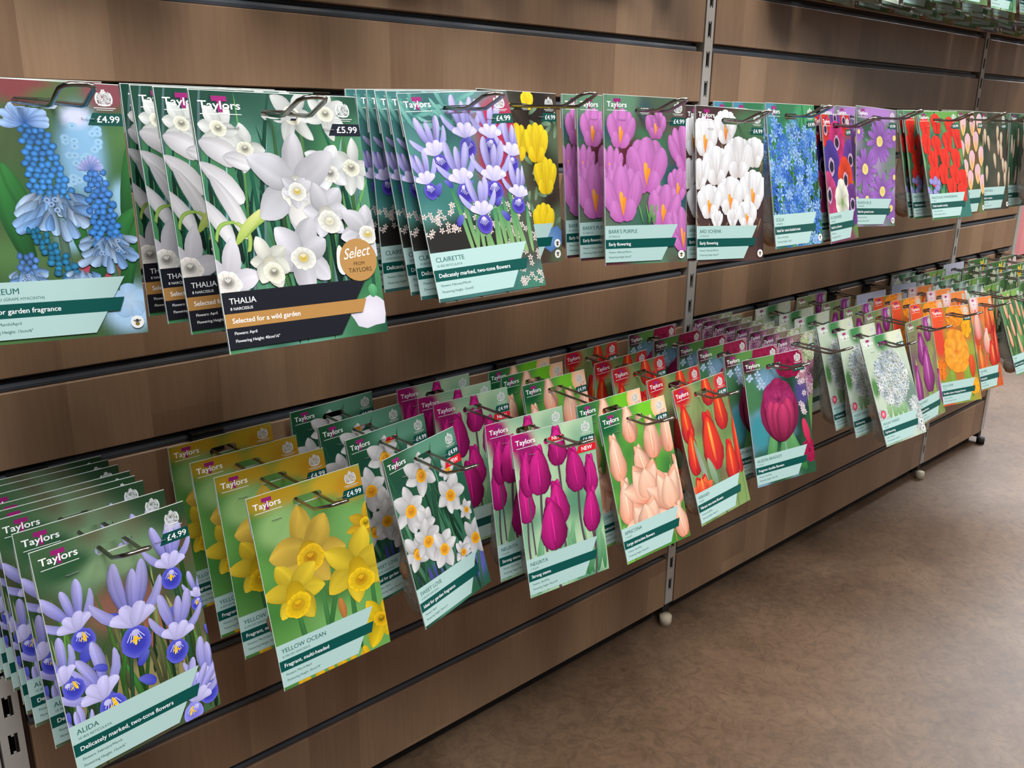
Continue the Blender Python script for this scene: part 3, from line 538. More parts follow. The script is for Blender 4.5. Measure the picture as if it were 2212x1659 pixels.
def d_alida():
    c = Card(135, seed=21); c.bg([(40, 70, 44), (64, 96, 62), (112, 146, 110), (92, 66, 50)], 60, 18, blobs=[(66, 74, 34, 20, (134, 92, 78)), (96, 108, 30, 20, (150, 96, 72)), (26, 22, 22, 12, (44, 84, 54)), (66, 34, 30, 12, (126, 156, 116)), (20, 170, 40, 30, (134, 120, 80)), (76, 150, 60, 20, (140, 130, 84))])
    c.blades(26, [(60, 120, 50), (100, 150, 70), (150, 160, 100), (50, 90, 60)], 100, 206, (2.5, 5.5), 14)
    S, A, F = (190, 186, 240), (104, 110, 208), (62, 66, 188)
    c.petal(118, 44, 2, 32, 12, (150, 146, 220), (216, 210, 240), .7)
    for x, y, k, a in ((112, 54, .95, 4), (24, 76, 1.0, -12), (132, 92, .6, 10), (70, 92, 1.35, 2), (106, 122, 1.05, 10), (34, 144, 1.2, -18), (6, 116, .9, -24), (128, 176, 1.0, 10)): c.iris(x, y, k * 1.16, S, A, F, a)
    for x, y, k, a in ((10, 172, .8, -12), (112, 190, 1.1, 20)): c.iris(x, y, k, S, A, (130, 130, 226), a)
    c.frame('ALIDA', '10 IRIS RETICULATA', 'Delicately marked, two-tone flowers', FM, fh('15cm/6"'), badge=0); return c
def d_yo():
    c = Card(seed=22); c.bg([(96, 152, 72), (120, 172, 96), (60, 120, 50), (44, 96, 44)], 50, 22, blobs=[(30, 8, 34, 14, (176, 140, 30)), (100, 10, 34, 14, (196, 160, 40)), (118, 20, 22, 16, (190, 140, 30)), (34, 40, 30, 22, (140, 178, 110))])
    for x, y, a in ((40, 200, -12), (66, 205, -8), (96, 205, -6), (120, 200, -4), (56, 190, 14)): c.petal(x, y, a, 84, 6, (40, 90, 40), (70, 130, 70), .5, 6, .7)
    Y, K = (240, 208, 54), (238, 196, 28)
    c.daff(126, 66, 24, (226, 180, 40), K, 10, .3, 1, None, .84); c.daff(55, 72, 45, (230, 192, 76), (236, 190, 34), -6, .36, 1, (206, 140, 24), .84, (.02, .22), .72)
    c.daff(106, 108, 42, Y, K, 14, .38, .96, (214, 150, 20), .82, (.06, .42), .66); c.daff(32, 108, 36, Y, K, -26, .42, .96, (226, 170, 24), .82, (.02, .48), .66)
    c.petal(80, 136, 176, 24, 9, (200, 130, 60), (170, 110, 60), .5); c.daff(124, 178, 32, (242, 206, 30), (230, 180, 20), 30, .3, .9, None, .8)
    for q in range(10): c.petal(20 + q * 9, 212, c.R.uniform(-40, 40), 14, 8, (200, 150, 20), (226, 184, 30), .5)
    c.frame('YELLOW OCEAN', '8 SPECIES NARCISSUS', 'Fragrant, multi-headed', 'Flowers: March/April', fh('35cm/14"'), badge=0); return c
def d_sl():
    c = Card(seed=23); c.bg([(40, 96, 78), (26, 72, 58), (70, 130, 104), (30, 84, 50)], 50, 20, blobs=[(30, 160, 26, 16, (70, 66, 140)), (116, 170, 16, 24, (90, 96, 170)), (90, 8, 50, 16, (92, 146, 122))]); c.blades(18, [(36, 96, 66), (50, 110, 80), (90, 150, 110)], 60, 206, (3, 6), -18)
    Wp, O = (232, 231, 232), (244, 176, 44)
    for x, y, r, rot, fc in ((54, 34, 24, 0, (.02, .16)), (100, 46, 14, 30, (.1, .1)), (23, 68, 25, 10, (.05, .1)), (95, 76, 24, 24, (.02, .08)), (42, 92, 18, 40, (0, .3)), (16, 118, 20, 20, (.1, .2)), (38, 112, 23, 6, (.05, .1)), (120, 142, 23, 20, (.05, .1)), (62, 132, 23, 30, (0, .1)), (92, 150, 14, 10, (.1, .1)), (116, 104, 12, 0, (.1, .1))): c.daff(x, y, r * 1.12, Wp, O, rot, .33, .97, (236, 140, 30), .84, fc, .72)
    c.frame('SWEET LOVE', '8 SPECIES NARCISSUS', 'Ideal for garden fragrance', FA, fh('30cm/12"'), new=True, badge=0); return c
def d_neg():
    c = Card(seed=24); c.bg([(126, 172, 140), (168, 204, 160), (86, 140, 108), (190, 214, 176)], 60, 18, blobs=[(10, 10, 22, 18, (176, 20, 106)), (20, 30, 16, 26, (150, 24, 100))])
    for q in range(18): c.petal(c.R.uniform(-5, 135), 206, c.R.uniform(-24, 24), c.R.uniform(50, 100), c.R.uniform(6, 11), (40, 116, 66), (130, 186, 140), .45, c.R.uniform(-14, 14), .7)
    L, Mi, D, st = (214, 40, 140), (182, 24, 118), (112, 10, 76), (96, 76, 88)
    for x, y, w_, h, a in ((68, 26, 38, 50, 2), (116, 74, 32, 52, 4), (60, 98, 40, 58, -4), (10, 84, 34, 56, 0), (16, 52, 26, 56, 0), (92, 62, 42, 58, -4), (36, 50, 44, 62, 2), (112, 120, 36, 58, 4), (48, 122, 52, 68, 0)): c.tulip(x, y, w_ * 1.16, h * 1.04, L, Mi, D, a, st, 13)
    c.frame('NEGRITA', '7 TULIPS', 'Strong stems', FAM, fh('45cm/18"'), new=True, badge=0); return c
def d_apr():
    c = Card(seed=25); c.bg([(100, 170, 56), (60, 130, 50), (140, 200, 90), (50, 110, 60)], 50, 18, blobs=[(90, 8, 20, 16, (110, 190, 40)), (10, 16, 20, 14, (20, 90, 50))])
    for q in range(12): c.petal(c.R.uniform(0, 130), 200, c.R.uniform(-20, 20), c.R.uniform(60, 110), 9, (50, 120, 50), (120, 180, 80), .45, 8, .75)
    L, Mi, D, st = (252, 206, 180), (246, 178, 148), (232, 130, 100), (120, 140, 60)
    c.disc(118, 12, 18, 20, (252, 214, 180), (240, 180, 130), 0, 14)
    for x, y, w_, h, a, o in ((52, 22, 34, 52, 0, 8), (122, 48, 34, 60, 4, 14), (18, 62, 36, 62, -2, 10), (90, 50, 42, 58, 2, 12), (62, 78, 40, 44, -10, 18), (130, 116, 30, 60, 0, 16), (22, 124, 40, 60, 4, 14), (64, 104, 62, 52, 0, 34), (104, 126, 56, 58, 2, 26), (52, 150, 60, 46, 0, 38), (116, 178, 34, 50, -6, 20)): c.tulip(x, y, w_ * 1.22, h * 1.08, L, Mi, D, a, st, o)
    c.frame('APRICONA', '7 TULIPS', 'Large attractive flowers', FAM, fh('45cm/18"'), badge=0); return c
def d_ver():
    c = Card(seed=26); c.bg([(120, 150, 84), (90, 120, 70), (110, 90, 70), (150, 176, 110)], 40, 20, blobs=[(18, 12, 24, 18, (186, 20, 34)), (118, 14, 18, 16, (196, 34, 44))])
    L, Mi, D = (240, 66, 34), (216, 26, 40), (140, 12, 40)
    for x, y, w_, h, a in ((80, 16, 34, 50, 0), (102, 52, 38, 64, -2), (16, 54, 34, 60, 0), (18, 98, 34, 70, 4), (130, 100, 20, 120, 6)): c.tulip(x, y, w_ * 1.25, h * 1.02, L, Mi, D, a, (110, 140, 90), 10, (252, 150, 60))
    c.tulip(66, 92, 70, 94, L, Mi, (160, 14, 50), 0, (100, 130, 80), 12, (255, 190, 80)); c.petal(58, 160, -14, 46, 16, (110, 140, 110), (150, 176, 140), .4); c.petal(36, 150, -10, 70, 12, (150, 160, 150), (130, 150, 110), .4)
    c.tulip(104, 134, 48, 68, L, Mi, D, 4, (110, 140, 90), 10, (252, 150, 60)); c.tulip(22, 150, 46, 34, (250, 110, 60), Mi, D, 0, None, 30, (252, 170, 80))
    c.frame('VERANDI', '7 TULIPS', 'Vibrant two-tone flowers', FAM, fh('40cm/16"'), badge=0); return c
def d_ali():
    c = Card(seed=27); c.bg([(40, 84, 56), (26, 58, 46), (70, 120, 80), (120, 160, 190)], 50, 14, blobs=[(12, 10, 22, 14, (70, 20, 44)), (60, 8, 40, 12, (92, 140, 70)), (118, 70, 14, 24, (80, 70, 130)), (124, 24, 12, 30, (170, 120, 130)), (20, 120, 20, 30, (60, 140, 150))])
    for q in range(9): c.star(c.R.uniform(8, 56), c.R.uniform(26, 54), 7, (180, 206, 230), 4, .7)
    for q in range(14): c.star(c.R.uniform(112, 130), c.R.uniform(20, 120), 6, (226, 206, 214), 6, .5)
    c.rose(96, 16, 64, 52, (170, 24, 76), (140, 16, 64), (96, 10, 44), 4)
    for x, a in ((30, 8), (90, -16), (110, -30), (60, 6)): c.petal(x, 200, a, 90, 20, (40, 110, 50), (110, 170, 110), .45, 8, .75)
    c.stem(68, 130, 72, 172, 6, (120, 170, 130))
    for x, y, a, h in ((66, 144, -34, 88), (66, 144, 34, 88), (66, 144, -20, 100), (66, 144, 20, 100), (66, 142, 0, 104)): c.petal(x, y, a, h, 44, (92, 10, 44), (168, 44, 98), .6, -a * .6, .45)
    c.rose(66, 74, 66, 46, (186, 62, 120), (160, 36, 96), (110, 16, 64), 5)
    for a, h in ((-30, 72), (28, 72), (-12, 66), (12, 62)): c.petal(66, 144, a, h, 32, (100, 12, 50), (200, 60, 110), .55, -a * .5, .4)
    c.rose(120, 170, 30, 40, (190, 40, 90), (160, 20, 70), (110, 10, 50), 3); c.petal(122, 160, -10, 46, 14, (180, 30, 70), (214, 60, 100))
    c.frame('ALISON BRADLEY', '7 TULIPS', 'Fragrant double flowers', FAM, fh('45cm/18"'), badge=0); return c
def d_lilac():
    c = Card(seed=28); c.bg([(120, 150, 90), (150, 90, 120), (70, 60, 60)], 40, 16, blobs=[(14, 20, 24, 24, (64, 20, 40)), (116, 10, 22, 12, (150, 170, 120))])
    c.ball(40, 40, 50, 34, [(196, 130, 172), (220, 170, 196), (176, 90, 150)], 130, 8, 5, .6); c.ball(104, 28, 34, 30, [(210, 226, 176), (186, 206, 150), (236, 236, 214)], 90, 7, 5, .5); c.ball(60, 110, 64, 54, [(214, 160, 190), (236, 206, 216), (186, 110, 160)], 200, 9, 5, .6)
    c.star(22, 44, 16, (236, 232, 226), 9, .4)
    c.frame('HYACINTH MIXED', '5 HYACINTHS', 'Fragrant flowers', FA, fh('25cm/10"'), badge=1); return c
def d_me():
    c = Card(seed=29); c.bg([(196, 206, 190), (168, 190, 164), (214, 220, 206), (130, 160, 120)], 50, 20, blobs=[(62, 10, 24, 22, (60, 128, 72)), (104, 10, 26, 18, (206, 212, 186)), (110, 130, 24, 40, (110, 134, 122)), (10, 96, 10, 20, (80, 130, 70))])
    for x, a in ((50, 8), (66, 2), (84, -12), (30, 14)): c.petal(x, 165, a, 46, 16, (90, 150, 80), (170, 200, 160), .5, 5, .8)
    c.ball(66, 86, 46, 52, [(232, 238, 236), (214, 226, 224), (246, 248, 248), (200, 216, 230)], 330, 8.5, 6, .36, (120, 150, 90)); c.ball(118, 168, 20, 36, [(232, 238, 236), (214, 226, 224)], 60, 8, 6, .36); c.ball(12, 160, 18, 20, [(222, 228, 220)], 30, 8, 6, .36)
    c.frame('MOUNT EVEREST', '1 ALLIUM', 'Tall flowering', 'Flowers: May/June', fh('100cm/39"'), '£2.99', badge=2, red_badge=True); return c
def d_purple():
    c = Card(seed=30); c.bg([(120, 130, 80), (150, 150, 96), (110, 70, 100)], 40, 20, blobs=[(40, 8, 24, 14, (110, 130, 84)), (100, 12, 20, 20, (140, 80, 140))])
    for x, a in ((100, -6), (120, 2), (60, 4), (30, -8)): c.petal(x, 205, a, 130, 12, (90, 150, 50), (176, 190, 90), .4, 4, .8)
    for x, y, w_, h, a in ((100, 24, 40, 54, 0), (18, 130, 34, 90, 2), (128, 150, 26, 80, 0), (60, 60, 54, 70, 0), (74, 104, 62, 96, 2)): c.tulip(x, y, w_ * 1.3, h, (176, 72, 160), (140, 40, 120), (92, 18, 80), a, (130, 170, 80), 16, (226, 150, 214))
    c.frame('BLUE PARROT', '7 TULIPS', 'Feathered flowers', FAM, fh('50cm/20"'), badge=0); return c
def d_orange():
    c = Card(seed=31); c.bg([(150, 160, 60), (110, 140, 50), (214, 80, 40)], 40, 20, blobs=[(20, 20, 26, 30, (224, 84, 44)), (16, 74, 20, 36, (214, 66, 44)), (112, 12, 14, 14, (236, 170, 120))])
    for x, a in ((50, -6), (86, 2), (104, -8), (34, 6)): c.petal(x, 200, a, 90, 14, (90, 130, 40), (150, 180, 70), .4, 4, .8)
    c.rose(76, 22, 56, 44, (255, 176, 60), (250, 150, 36), (226, 110, 20), 3); c.rose(110, 46, 30, 50, (255, 196, 30), (250, 176, 24), (226, 130, 20), 3)
    c.rose(66, 98, 84, 96, (255, 186, 70), (250, 158, 40), (222, 104, 18), 6, 30); c.rose(10, 132, 26, 50, (250, 170, 40), (236, 110, 30), (200, 70, 20), 3); c.rose(108, 176, 44, 34, (255, 196, 30), (250, 170, 30), (226, 120, 20), 3); c.petal(112, 158, 4, 50, 20, (200, 60, 20), (230, 90, 50))
    c.frame('SUN LOVER', '7 TULIPS', 'Double colour-changing flowers', FAM, fh('45cm/18"'), badge=0); return c
def d_redp():
    c = Card(seed=32); c.bg([(214, 80, 40), (226, 130, 60), (110, 120, 60), (190, 40, 30)], 40, 16, blobs=[(24, 10, 22, 22, (226, 196, 200))])
    for x, y, w_, h, cl, cm, cd in ((30, 60, 50, 70, (246, 200, 200), (236, 150, 140), (214, 60, 40)), (92, 50, 46, 70, (240, 110, 50), (220, 50, 30), (170, 20, 20)), (70, 100, 50, 60, (250, 216, 210), (236, 150, 130), (214, 60, 40)), (94, 130, 56, 60, (236, 70, 36), (214, 40, 24), (160, 20, 16)), (22, 140, 40, 70, (250, 140, 50), (226, 80, 30), (190, 40, 20)), (120, 110, 30, 90, (226, 60, 40), (200, 30, 30), (150, 16, 20))): c.tulip(x, y, w_ * 1.3, h, cl, cm, cd, 0, (110, 140, 60), 20, (250, 190, 120))
    c.frame('TULIP MIXED', '7 TULIPS', 'Stunning blend', FAM, fh('45cm/18"'), '£4.99', badge=0); return c
def d_pale():
    c = Card(seed=33); c.bg([(70, 130, 90), (110, 160, 90), (50, 100, 60)], 50, 18, blobs=[(60, 10, 60, 16, (120, 160, 80))]); c.blades(18, [(60, 140, 90), (120, 170, 90)], 40, 200, (4, 8), 14)
    for x, y in ((24, 40), (60, 34), (94, 44), (120, 70), (40, 86), (76, 90), (16, 110), (106, 120), (60, 136), (88, 160)): c.tulip(x, y, 22, 56, (250, 214, 170), (240, 184, 144), (214, 90, 80), -6, (90, 140, 70), 6, (220, 90, 80))
    c.frame('TULIP', '7 TULIPS', 'Ideal for naturalising', FA, fh('40cm/16"'), badge=0); return c
def d_green():
    c = Card(seed=34); c.bg([(60, 96, 54), (104, 136, 84), (44, 70, 44)], 50, 16); c.blades(20, [(60, 104, 60), (124, 150, 96)], 40, 200, (4, 8), 16)
    for q in range(14): c.daff(c.R.uniform(10, 120), c.R.uniform(14, 150), 17, (226, 232, 206), (214, 222, 150), c.R.uniform(0, 60), .4, .9)
    c.frame('NARCISSUS', '8 NARCISSUS', 'Fragrant flowers', FA, fh('40cm/16"'), badge=0); return c
def d_yellow():
    c = Card(seed=35); c.bg([(60, 110, 50), (90, 150, 60), (50, 90, 50)], 50, 16); c.blades(16, [(50, 120, 60), (110, 170, 90)], 40, 200, (4, 8), 12)
    for x, y, r in ((30, 34, 22), (92, 24, 24), (60, 74, 28), (110, 92, 24), (24, 116, 26), (80, 136, 28)): c.daff(x, y, r, (246, 226, 90), (240, 176, 30), r, .42, .9)
    c.frame('DAFFODIL', '8 NARCISSUS', 'Traditional favourite', 'Flowers: March', fh('40cm/16"'), badge=0); return c
def d_white():
    c = Card(seed=36); c.bg([(40, 84, 56), (96, 140, 100), (180, 196, 190)], 50, 16); c.blades(14, [(60, 120, 70), (130, 170, 130)], 40, 200, (3, 7), 12)
    for q in range(26): c.cup(c.R.uniform(5, 125), c.R.uniform(16, 150), 18, 26, (236, 240, 232), (180, 206, 150), None, c.R.uniform(-20, 20), 24, False, .88)
    c.frame('SNOWFLAKE', '10 LEUCOJUM', 'Naturalises well', 'Flowers: May', fh('40cm/16"'), badge=0); return c
def d_plain():
    c = Card(seed=37); c.poly([(0, 0), (130, 0), (130, 208), (0, 208)], (190, 192, 212)); c.disc(100, 30, 8, 6, (140, 144, 170), (170, 172, 196), 0, 10, .2)
    c.petal(20, 46, 80, 60, 10, (110, 112, 140), (150, 152, 180), .5, 20); return c

# ---------------------------------------------------------------- the setting
BW = 1.2345; XE = 2.934                        # bay width, x of the end upright
UX = [0.0, BW, 2 * BW, XE]
fl = MB().box(-4, 11, -5, 6, -0.05, 0.0).build('floor', M['floor']); tag(fl, kind='structure')
bw = MB().box(-4, 11, 6.0, 6.1, 0, 3.6).build('wall_back', noisy('painted_wall', (88, 78, 70), (98, 88, 80), 3, 0.8)); tag(bw, kind='structure')

# ---------------------------------------------------------------- shelving: slat panels and slotted uprights
def rz(i): return ZF - 0.1 * i
bay_words = ['left bay, behind the muscari and daffodil cards', 'middle bay between the two slotted uprights', 'far right narrow bay at the end of the run']
for b in range(3):
    x0, x1 = UX[b] + 0.0195, UX[b + 1] - 0.0135
    pn = empty('slatwall_panel', (x0, 0, 0))
    tag(pn, 'maple slat wall panel, ' + bay_words[b], 'display panel', 'slat wall panels along the shelving run')
    W_ = x1 - x0
    for i in range(-6, 12):
        zt = rz(i) - 0.0075; zb = rz(i + 1) + 0.0075 if i < 11 else ZF - 1.22
        prof = [(0.0012, zt), (0.0, zt - 0.0012), (0.0, zb + 0.0012), (0.0012, zb), (0.018, zb), (0.018, zt)]
        MB().extr(prof, 0, W_).build('board', M['wood'], pn)
        z = rz(i)
        pr = [(0.016, z + 0.0072), (0.016, z - 0.0074), (0.0052, z - 0.0074), (0.0036, z - 0.0066), (0.0032, z - 0.003), (0.0044, z + 0.0006), (0.0078, z + 0.0012), (0.009, z + 0.0026), (0.0145, z + 0.003), (0.0145, z + 0.0072)]
        rl = MB().extr(pr, 0.0005, W_ - 0.014).build('rail', M['rail'], pn)
        MB().box(0.0005, W_ - 0.0005, 0.0165, 0.0178, z - 0.0075, z + 0.0075).build('groove', M['slot'], rl)
    MB().box(0, W_, 0.055, 0.073, 0.04, ZF + 0.6).build('back_board', M['brown'], pn)
    MB().box(0, W_, 0.03, 0.05, 0.0, 0.06).build('kick_strip', M['dark'], pn)
up_words = ['left edge, beside the blue iris cards', 'centre, between the peach and red tulip hooks', 'far bay joint beyond the orange tulips', 'end of the shelving run, bare edge']
for b, ux in enumerate(UX):
    t = empty('shelving_upright', (ux, 0, 0)); tag(t, 'grey steel slotted shelving upright at the ' + up_words[b], 'shelving post', 'slotted shelving uprights')
    m = MB(); xl, xr, sl, sr = -0.0122, 0.0122, -0.0045, 0.0055; top = ZF + 0.55; bot = 0.045; yf, yb = -0.002, 0.0005
    slots = b != 3
    if b == 0: xl = -0.0125
    if slots:
        m.box(xl, sl, yf, yb, bot, top); m.box(sr, xr, yf, yb, bot, top)
        zc = top; k = -11
        while True:
            zt = ZF - 0.106 - 0.05 * k + 0.0; zb_ = zt - 0.0275
            m.box(sl, sr, yf, yb, zt, min(zc, top))
            for zz, s_ in ((zt, -1), (zb_, 1)): m.box(-0.0012, 0.0016, yf, yb, min(zz, zz + s_ * 0.003), max(zz, zz + s_ * 0.003))
            zc = zb_; k += 1
            if zt - 0.05 < bot + 0.03: break
        m.box(sl, sr, yf, yb, bot, zc)
    else: m.box(xl, xr, yf, yb, bot, top)
    m.box(xr - 0.0015, xr, yb, 0.05, bot, top); m.box(xl, xl + 0.0015, yb, 0.05, bot, top)
    m.build('face', M['upright'], t)
    MB().box(xl + 0.002, xr - 0.002, 0.048, 0.05, bot, top).build('channel_back', M['dark'], t)
    MB().box(xr, xr + 0.0065, 0.012, 0.05, bot, top).build('side_gap', M['brown'], t)
    if b == 0: MB().box(xl - 0.034, xl - 0.003, -0.0015, 0.05, bot, top).build('cover_strip', M['upright'], t)
    MB().box(-0.0115, 0.0115, 0.004, 0.05, 0.02, bot).build('base_block', M['dark'], t)
    g = MB(); g.tube([(-0.012, -0.006, 0.0), (-0.012, -0.006, 0.022)], 0.013, 12); g.build('foot', M['glide'] if b != 3 else M['dark'], t, True)

# ---------------------------------------------------------------- hooks
def hook(x, row_z, zf, yt, what, grp):
    t = empty('display_hook', (x, 0, row_z)); tag(t, 'chrome loop hook ' + what, 'display hook', grp)
    p = MB(); p.box(-0.021, 0.021, -0.0042, -0.0018, -0.026, -0.0035); p.box(-0.021, 0.021, -0.012, -0.0018, -0.0035, -0.0022); p.box(-0.0205, 0.0205, -0.0055, 0.009, 0.0028, 0.004); p.box(-0.0205, 0.0205, -0.0068, -0.0042, -0.006, 0.0036)
    p.build('mounting_plate', M['plate'], t)
    e = MB(); e.box(-0.021, 0.021, -0.0128, -0.0118, -0.0038, -0.0020); e.box(-0.0205, 0.0205, -0.0075, -0.0066, 0.0024, 0.0042); e.build('plate_edge', M['wire'], t)
    dz = zf - row_z; w_ = 0.0118; pts = []
    for s_ in (-1,): pts += [(s_ * w_, -0.003, -0.010), (s_ * w_, -0.02, -0.0085), (s_ * w_, -yt, dz), (s_ * w_, -yt - 0.008, dz + 0.0008), (s_ * w_, -yt - 0.031, dz + 0.0115), (s_ * w_ * .8, -yt - 0.036, dz + 0.0135), (s_ * w_ * .4, -yt - 0.0375, dz + 0.0142)]
    q = [(-a, b_, c) for a, b_, c in pts][::-1]
    MB().tube(pts + q, 0.0019, 8).build('wire_loop', M['wire'], t, True)
    return t

# ---------------------------------------------------------------- bulbs, bags, staples (shared shapes)
def bulb_mesh():
    v = []; f = []; k = 14; prof = [(0, -.5), (.16, -.49), (.40, -.36), (.5, -.12), (.47, .1), (.34, .28), (.17, .4), (.08, .52), (.05, .62), (0, .66)]
    for r, z in prof:
        for j in range(k): a = 2 * math.pi * j / k; rr = r * (1 + .05 * math.sin(3 * a + z * 5)); v.append((rr * math.cos(a), rr * math.sin(a), z))
    for i in range(len(prof) - 1):
        for j in range(k): f.append((i * k + j, i * k + (j + 1) % k, (i + 1) * k + (j + 1) % k, (i + 1) * k + j))
    me = bpy.data.meshes.new('bulb'); me.from_pydata(v, [], f); me.materials.append(M['bulb']); me.polygons.foreach_set('use_smooth', [True] * len(f)); return me
BULB = bulb_mesh()
def bag_mesh(T, seed, wd=0.127):
    R = random.Random(seed); nu, nv = 14, 18; v = []; f = []; ph = R.uniform(0, 6)
    y0 = 0.0009
    for s_ in (0, 1):
        for i in range(nv + 1):
            t = i / nv; z = 0.030 - 0.036 - t * (0.168 + 0.006 * math.sin(ph))
            prof = (0.22 + 0.78 * min(1, (t / .62)) ** 1.6) * (1 if t < .86 else math.sqrt(max(0, 1 - ((t - .86) / .14) ** 2)))
            if i == 0: prof = 0.1
            for j in range(nu + 1):
                u = j / nu; w_ = wd * (1 - .10 * math.sin(math.pi * min(1, t * 1.15)) - (.10 * max(0, (t - .86) / .14) ** 2)); x = (u - .5) * w_
                d = T * prof * (math.sin(math.pi * u) ** .28 if 0 < u < 1 else 0) * (1 + .10 * math.sin(9 * u + ph + 7 * t) * math.sin(11 * t + ph))
                v.append((x, y0 + (d if s_ else 0.0), z))
    n = (nu + 1) * (nv + 1)
    for s_ in (0, 1):
        for i in range(nv):
            for j in range(nu):
                a = s_ * n + i * (nu + 1) + j; q = (a, a + 1, a + nu + 2, a + nu + 1); f.append(q if s_ else q[::-1])
    me = bpy.data.meshes.new('bag'); me.from_pydata(v, [], f); me.materials.append(M['bag']); me.polygons.foreach_set('use_smooth', [True] * len(f)); return me
BAGS = {}
def bag(T):
    k = max(2, min(48, int(T * 1000 / 2) * 2))
    if k not in BAGS: BAGS[k] = bag_mesh(k / 1000, k)
    return BAGS[k], k / 1000
sm = MB().box(-0.005, 0.005, -0.0010, -0.0006, -0.0002, 0.0002).box(-0.005, -0.0046, -0.0010, 0.0006, -0.0002, 0.0002).box(0.0046, 0.005, -0.0010, 0.0006, -0.0002, 0.0002)
STAPLE = bpy.data.meshes.new('staple'); STAPLE.from_pydata([(a, b_ - 0.0003, c) for a, b_, c in sm.v], [], sm.f); STAPLE.materials.append(M['staple'])
def flap_mesh(w_):
    m = MB(); x = w_ / 2; h = 0.0166; yz = lambda z: 0.0005 + min(1, (0.0298 - z) / .0238) * .0026
    for xa, xb, za, zb in ((-x, x, 0.0162, 0.0298), (-x, -h, 0.0078, 0.0162), (h, x, 0.0078, 0.0162), (-x, x, -0.012, 0.0078)):
        n = len(m.v); m.v += [(a, yz(z) + d, z) for d in (0, .0004) for a, z in ((xa, za), (xb, za), (xb, zb), (xa, zb))]
        m.f += [tuple(n + i for i in q) for q in ((0, 1, 2, 3), (7, 6, 5, 4), (0, 4, 5, 1), (1, 5, 6, 2), (2, 6, 7, 3), (3, 7, 4, 0))]
    me = bpy.data.meshes.new('header_flap'); me.from_pydata(m.v, [], m.f); me.materials.append(M['flap']); return me
M['flap'] = noisy('white_card_stock', (206, 208, 204), (218, 220, 216), 30, 0.6)
FLAPS = {}

# ---------------------------------------------------------------- packets
DES = {}
def card_mesh(key):
    if key not in DES:
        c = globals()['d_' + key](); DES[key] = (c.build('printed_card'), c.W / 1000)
    return DES[key]
def child(name, me, parent, loc=(0, 0, 0), scale=None, rot=None):
    o = bpy.data.objects.new(name, me); COL.objects.link(o); o.parent = parent; o.location = loc
    if scale: o.scale = scale
    if rot: o.rotation_euler = rot
    return o
PR = random.Random(77)
def packet(key, x, y, z, yaw, pitch, roll, T, label, group, bulbs=0, staples=True, flap=True):
    me, wd = card_mesh(key)
    t = empty('bulb_packet'); t.matrix_world = Matrix.Translation((x, y, z + ZF)) @ Matrix.Rotation(yaw, 4, 'Z') @ Matrix.Rotation(pitch, 4, 'X') @ Matrix.Rotation(roll, 4, 'Y')
    tag(t, label, 'bulb packet', group)
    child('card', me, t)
    bm_, tt = bag(T); b = child('bag', bm_, t)
    if flap:
        if wd not in FLAPS: FLAPS[wd] = flap_mesh(wd - 0.0004)
        child('header_flap', FLAPS[wd], t)
    if staples:
        for sx in (28 * wd / .13, 103 * wd / .13): child('staple', STAPLE, t, (sx / 1000 - wd / 2, -CT / 2 - 0.0004, 0.030 - 0.029), None, (0, PR.uniform(-.12, .12), 0))
    if bulbs:
        d = max(0.010, min(0.036, tt * 0.72)); n = bulbs
        for i in range(n):
            row = i // 3; bx = (-0.036, 0.002, 0.036)[i % 3] + PR.uniform(-.005, .005); bz = -0.150 + 0.034 * row + PR.uniform(-.004, .004)
            s_ = d * PR.uniform(.84, 1.0); child('bulb', BULB, b, (bx, 0.0014 + s_ * .66, bz), (s_ * 1.15, s_, s_ * 1.2), (PR.uniform(-.4, .4), PR.uniform(-1.2, 1.2), PR.uniform(0, 3)))
    return t
ORD = ['the front one', 'second from the front', 'third from the front', 'fourth from the front', 'fifth from the front', 'sixth from the front', 'seventh from the front', 'eighth from the front', 'ninth from the front']
WORDS = dict(muscari='blue grape hyacinth', thalia='white narcissus with black label', clair='pale blue iris over pink', eran='yellow winter aconite', barr='purple crocus', ard='white crocus', scilla='blue star squill',
             caen='mixed red and violet anemone', blanda='violet daisy anemone', greigii='scarlet short tulip', humilis='pink and yellow tulip', turk='dark cream species tulip', polychroma='cream bud tulip',
             alida='blue iris', yo='yellow daffodil', sl='small white narcissus with orange cups', neg='magenta tulip', apr='peach tulip', ver='red tulip', ali='dark crimson double tulip', lilac='lilac and pink hyacinth',
             me='white ball allium', purple='purple parrot tulip', orange='orange double tulip', redp='red and pink tulip', pale='pale peach tulip', green='green and cream narcissus', yellow='bright yellow daffodil', white='small white bell flower')
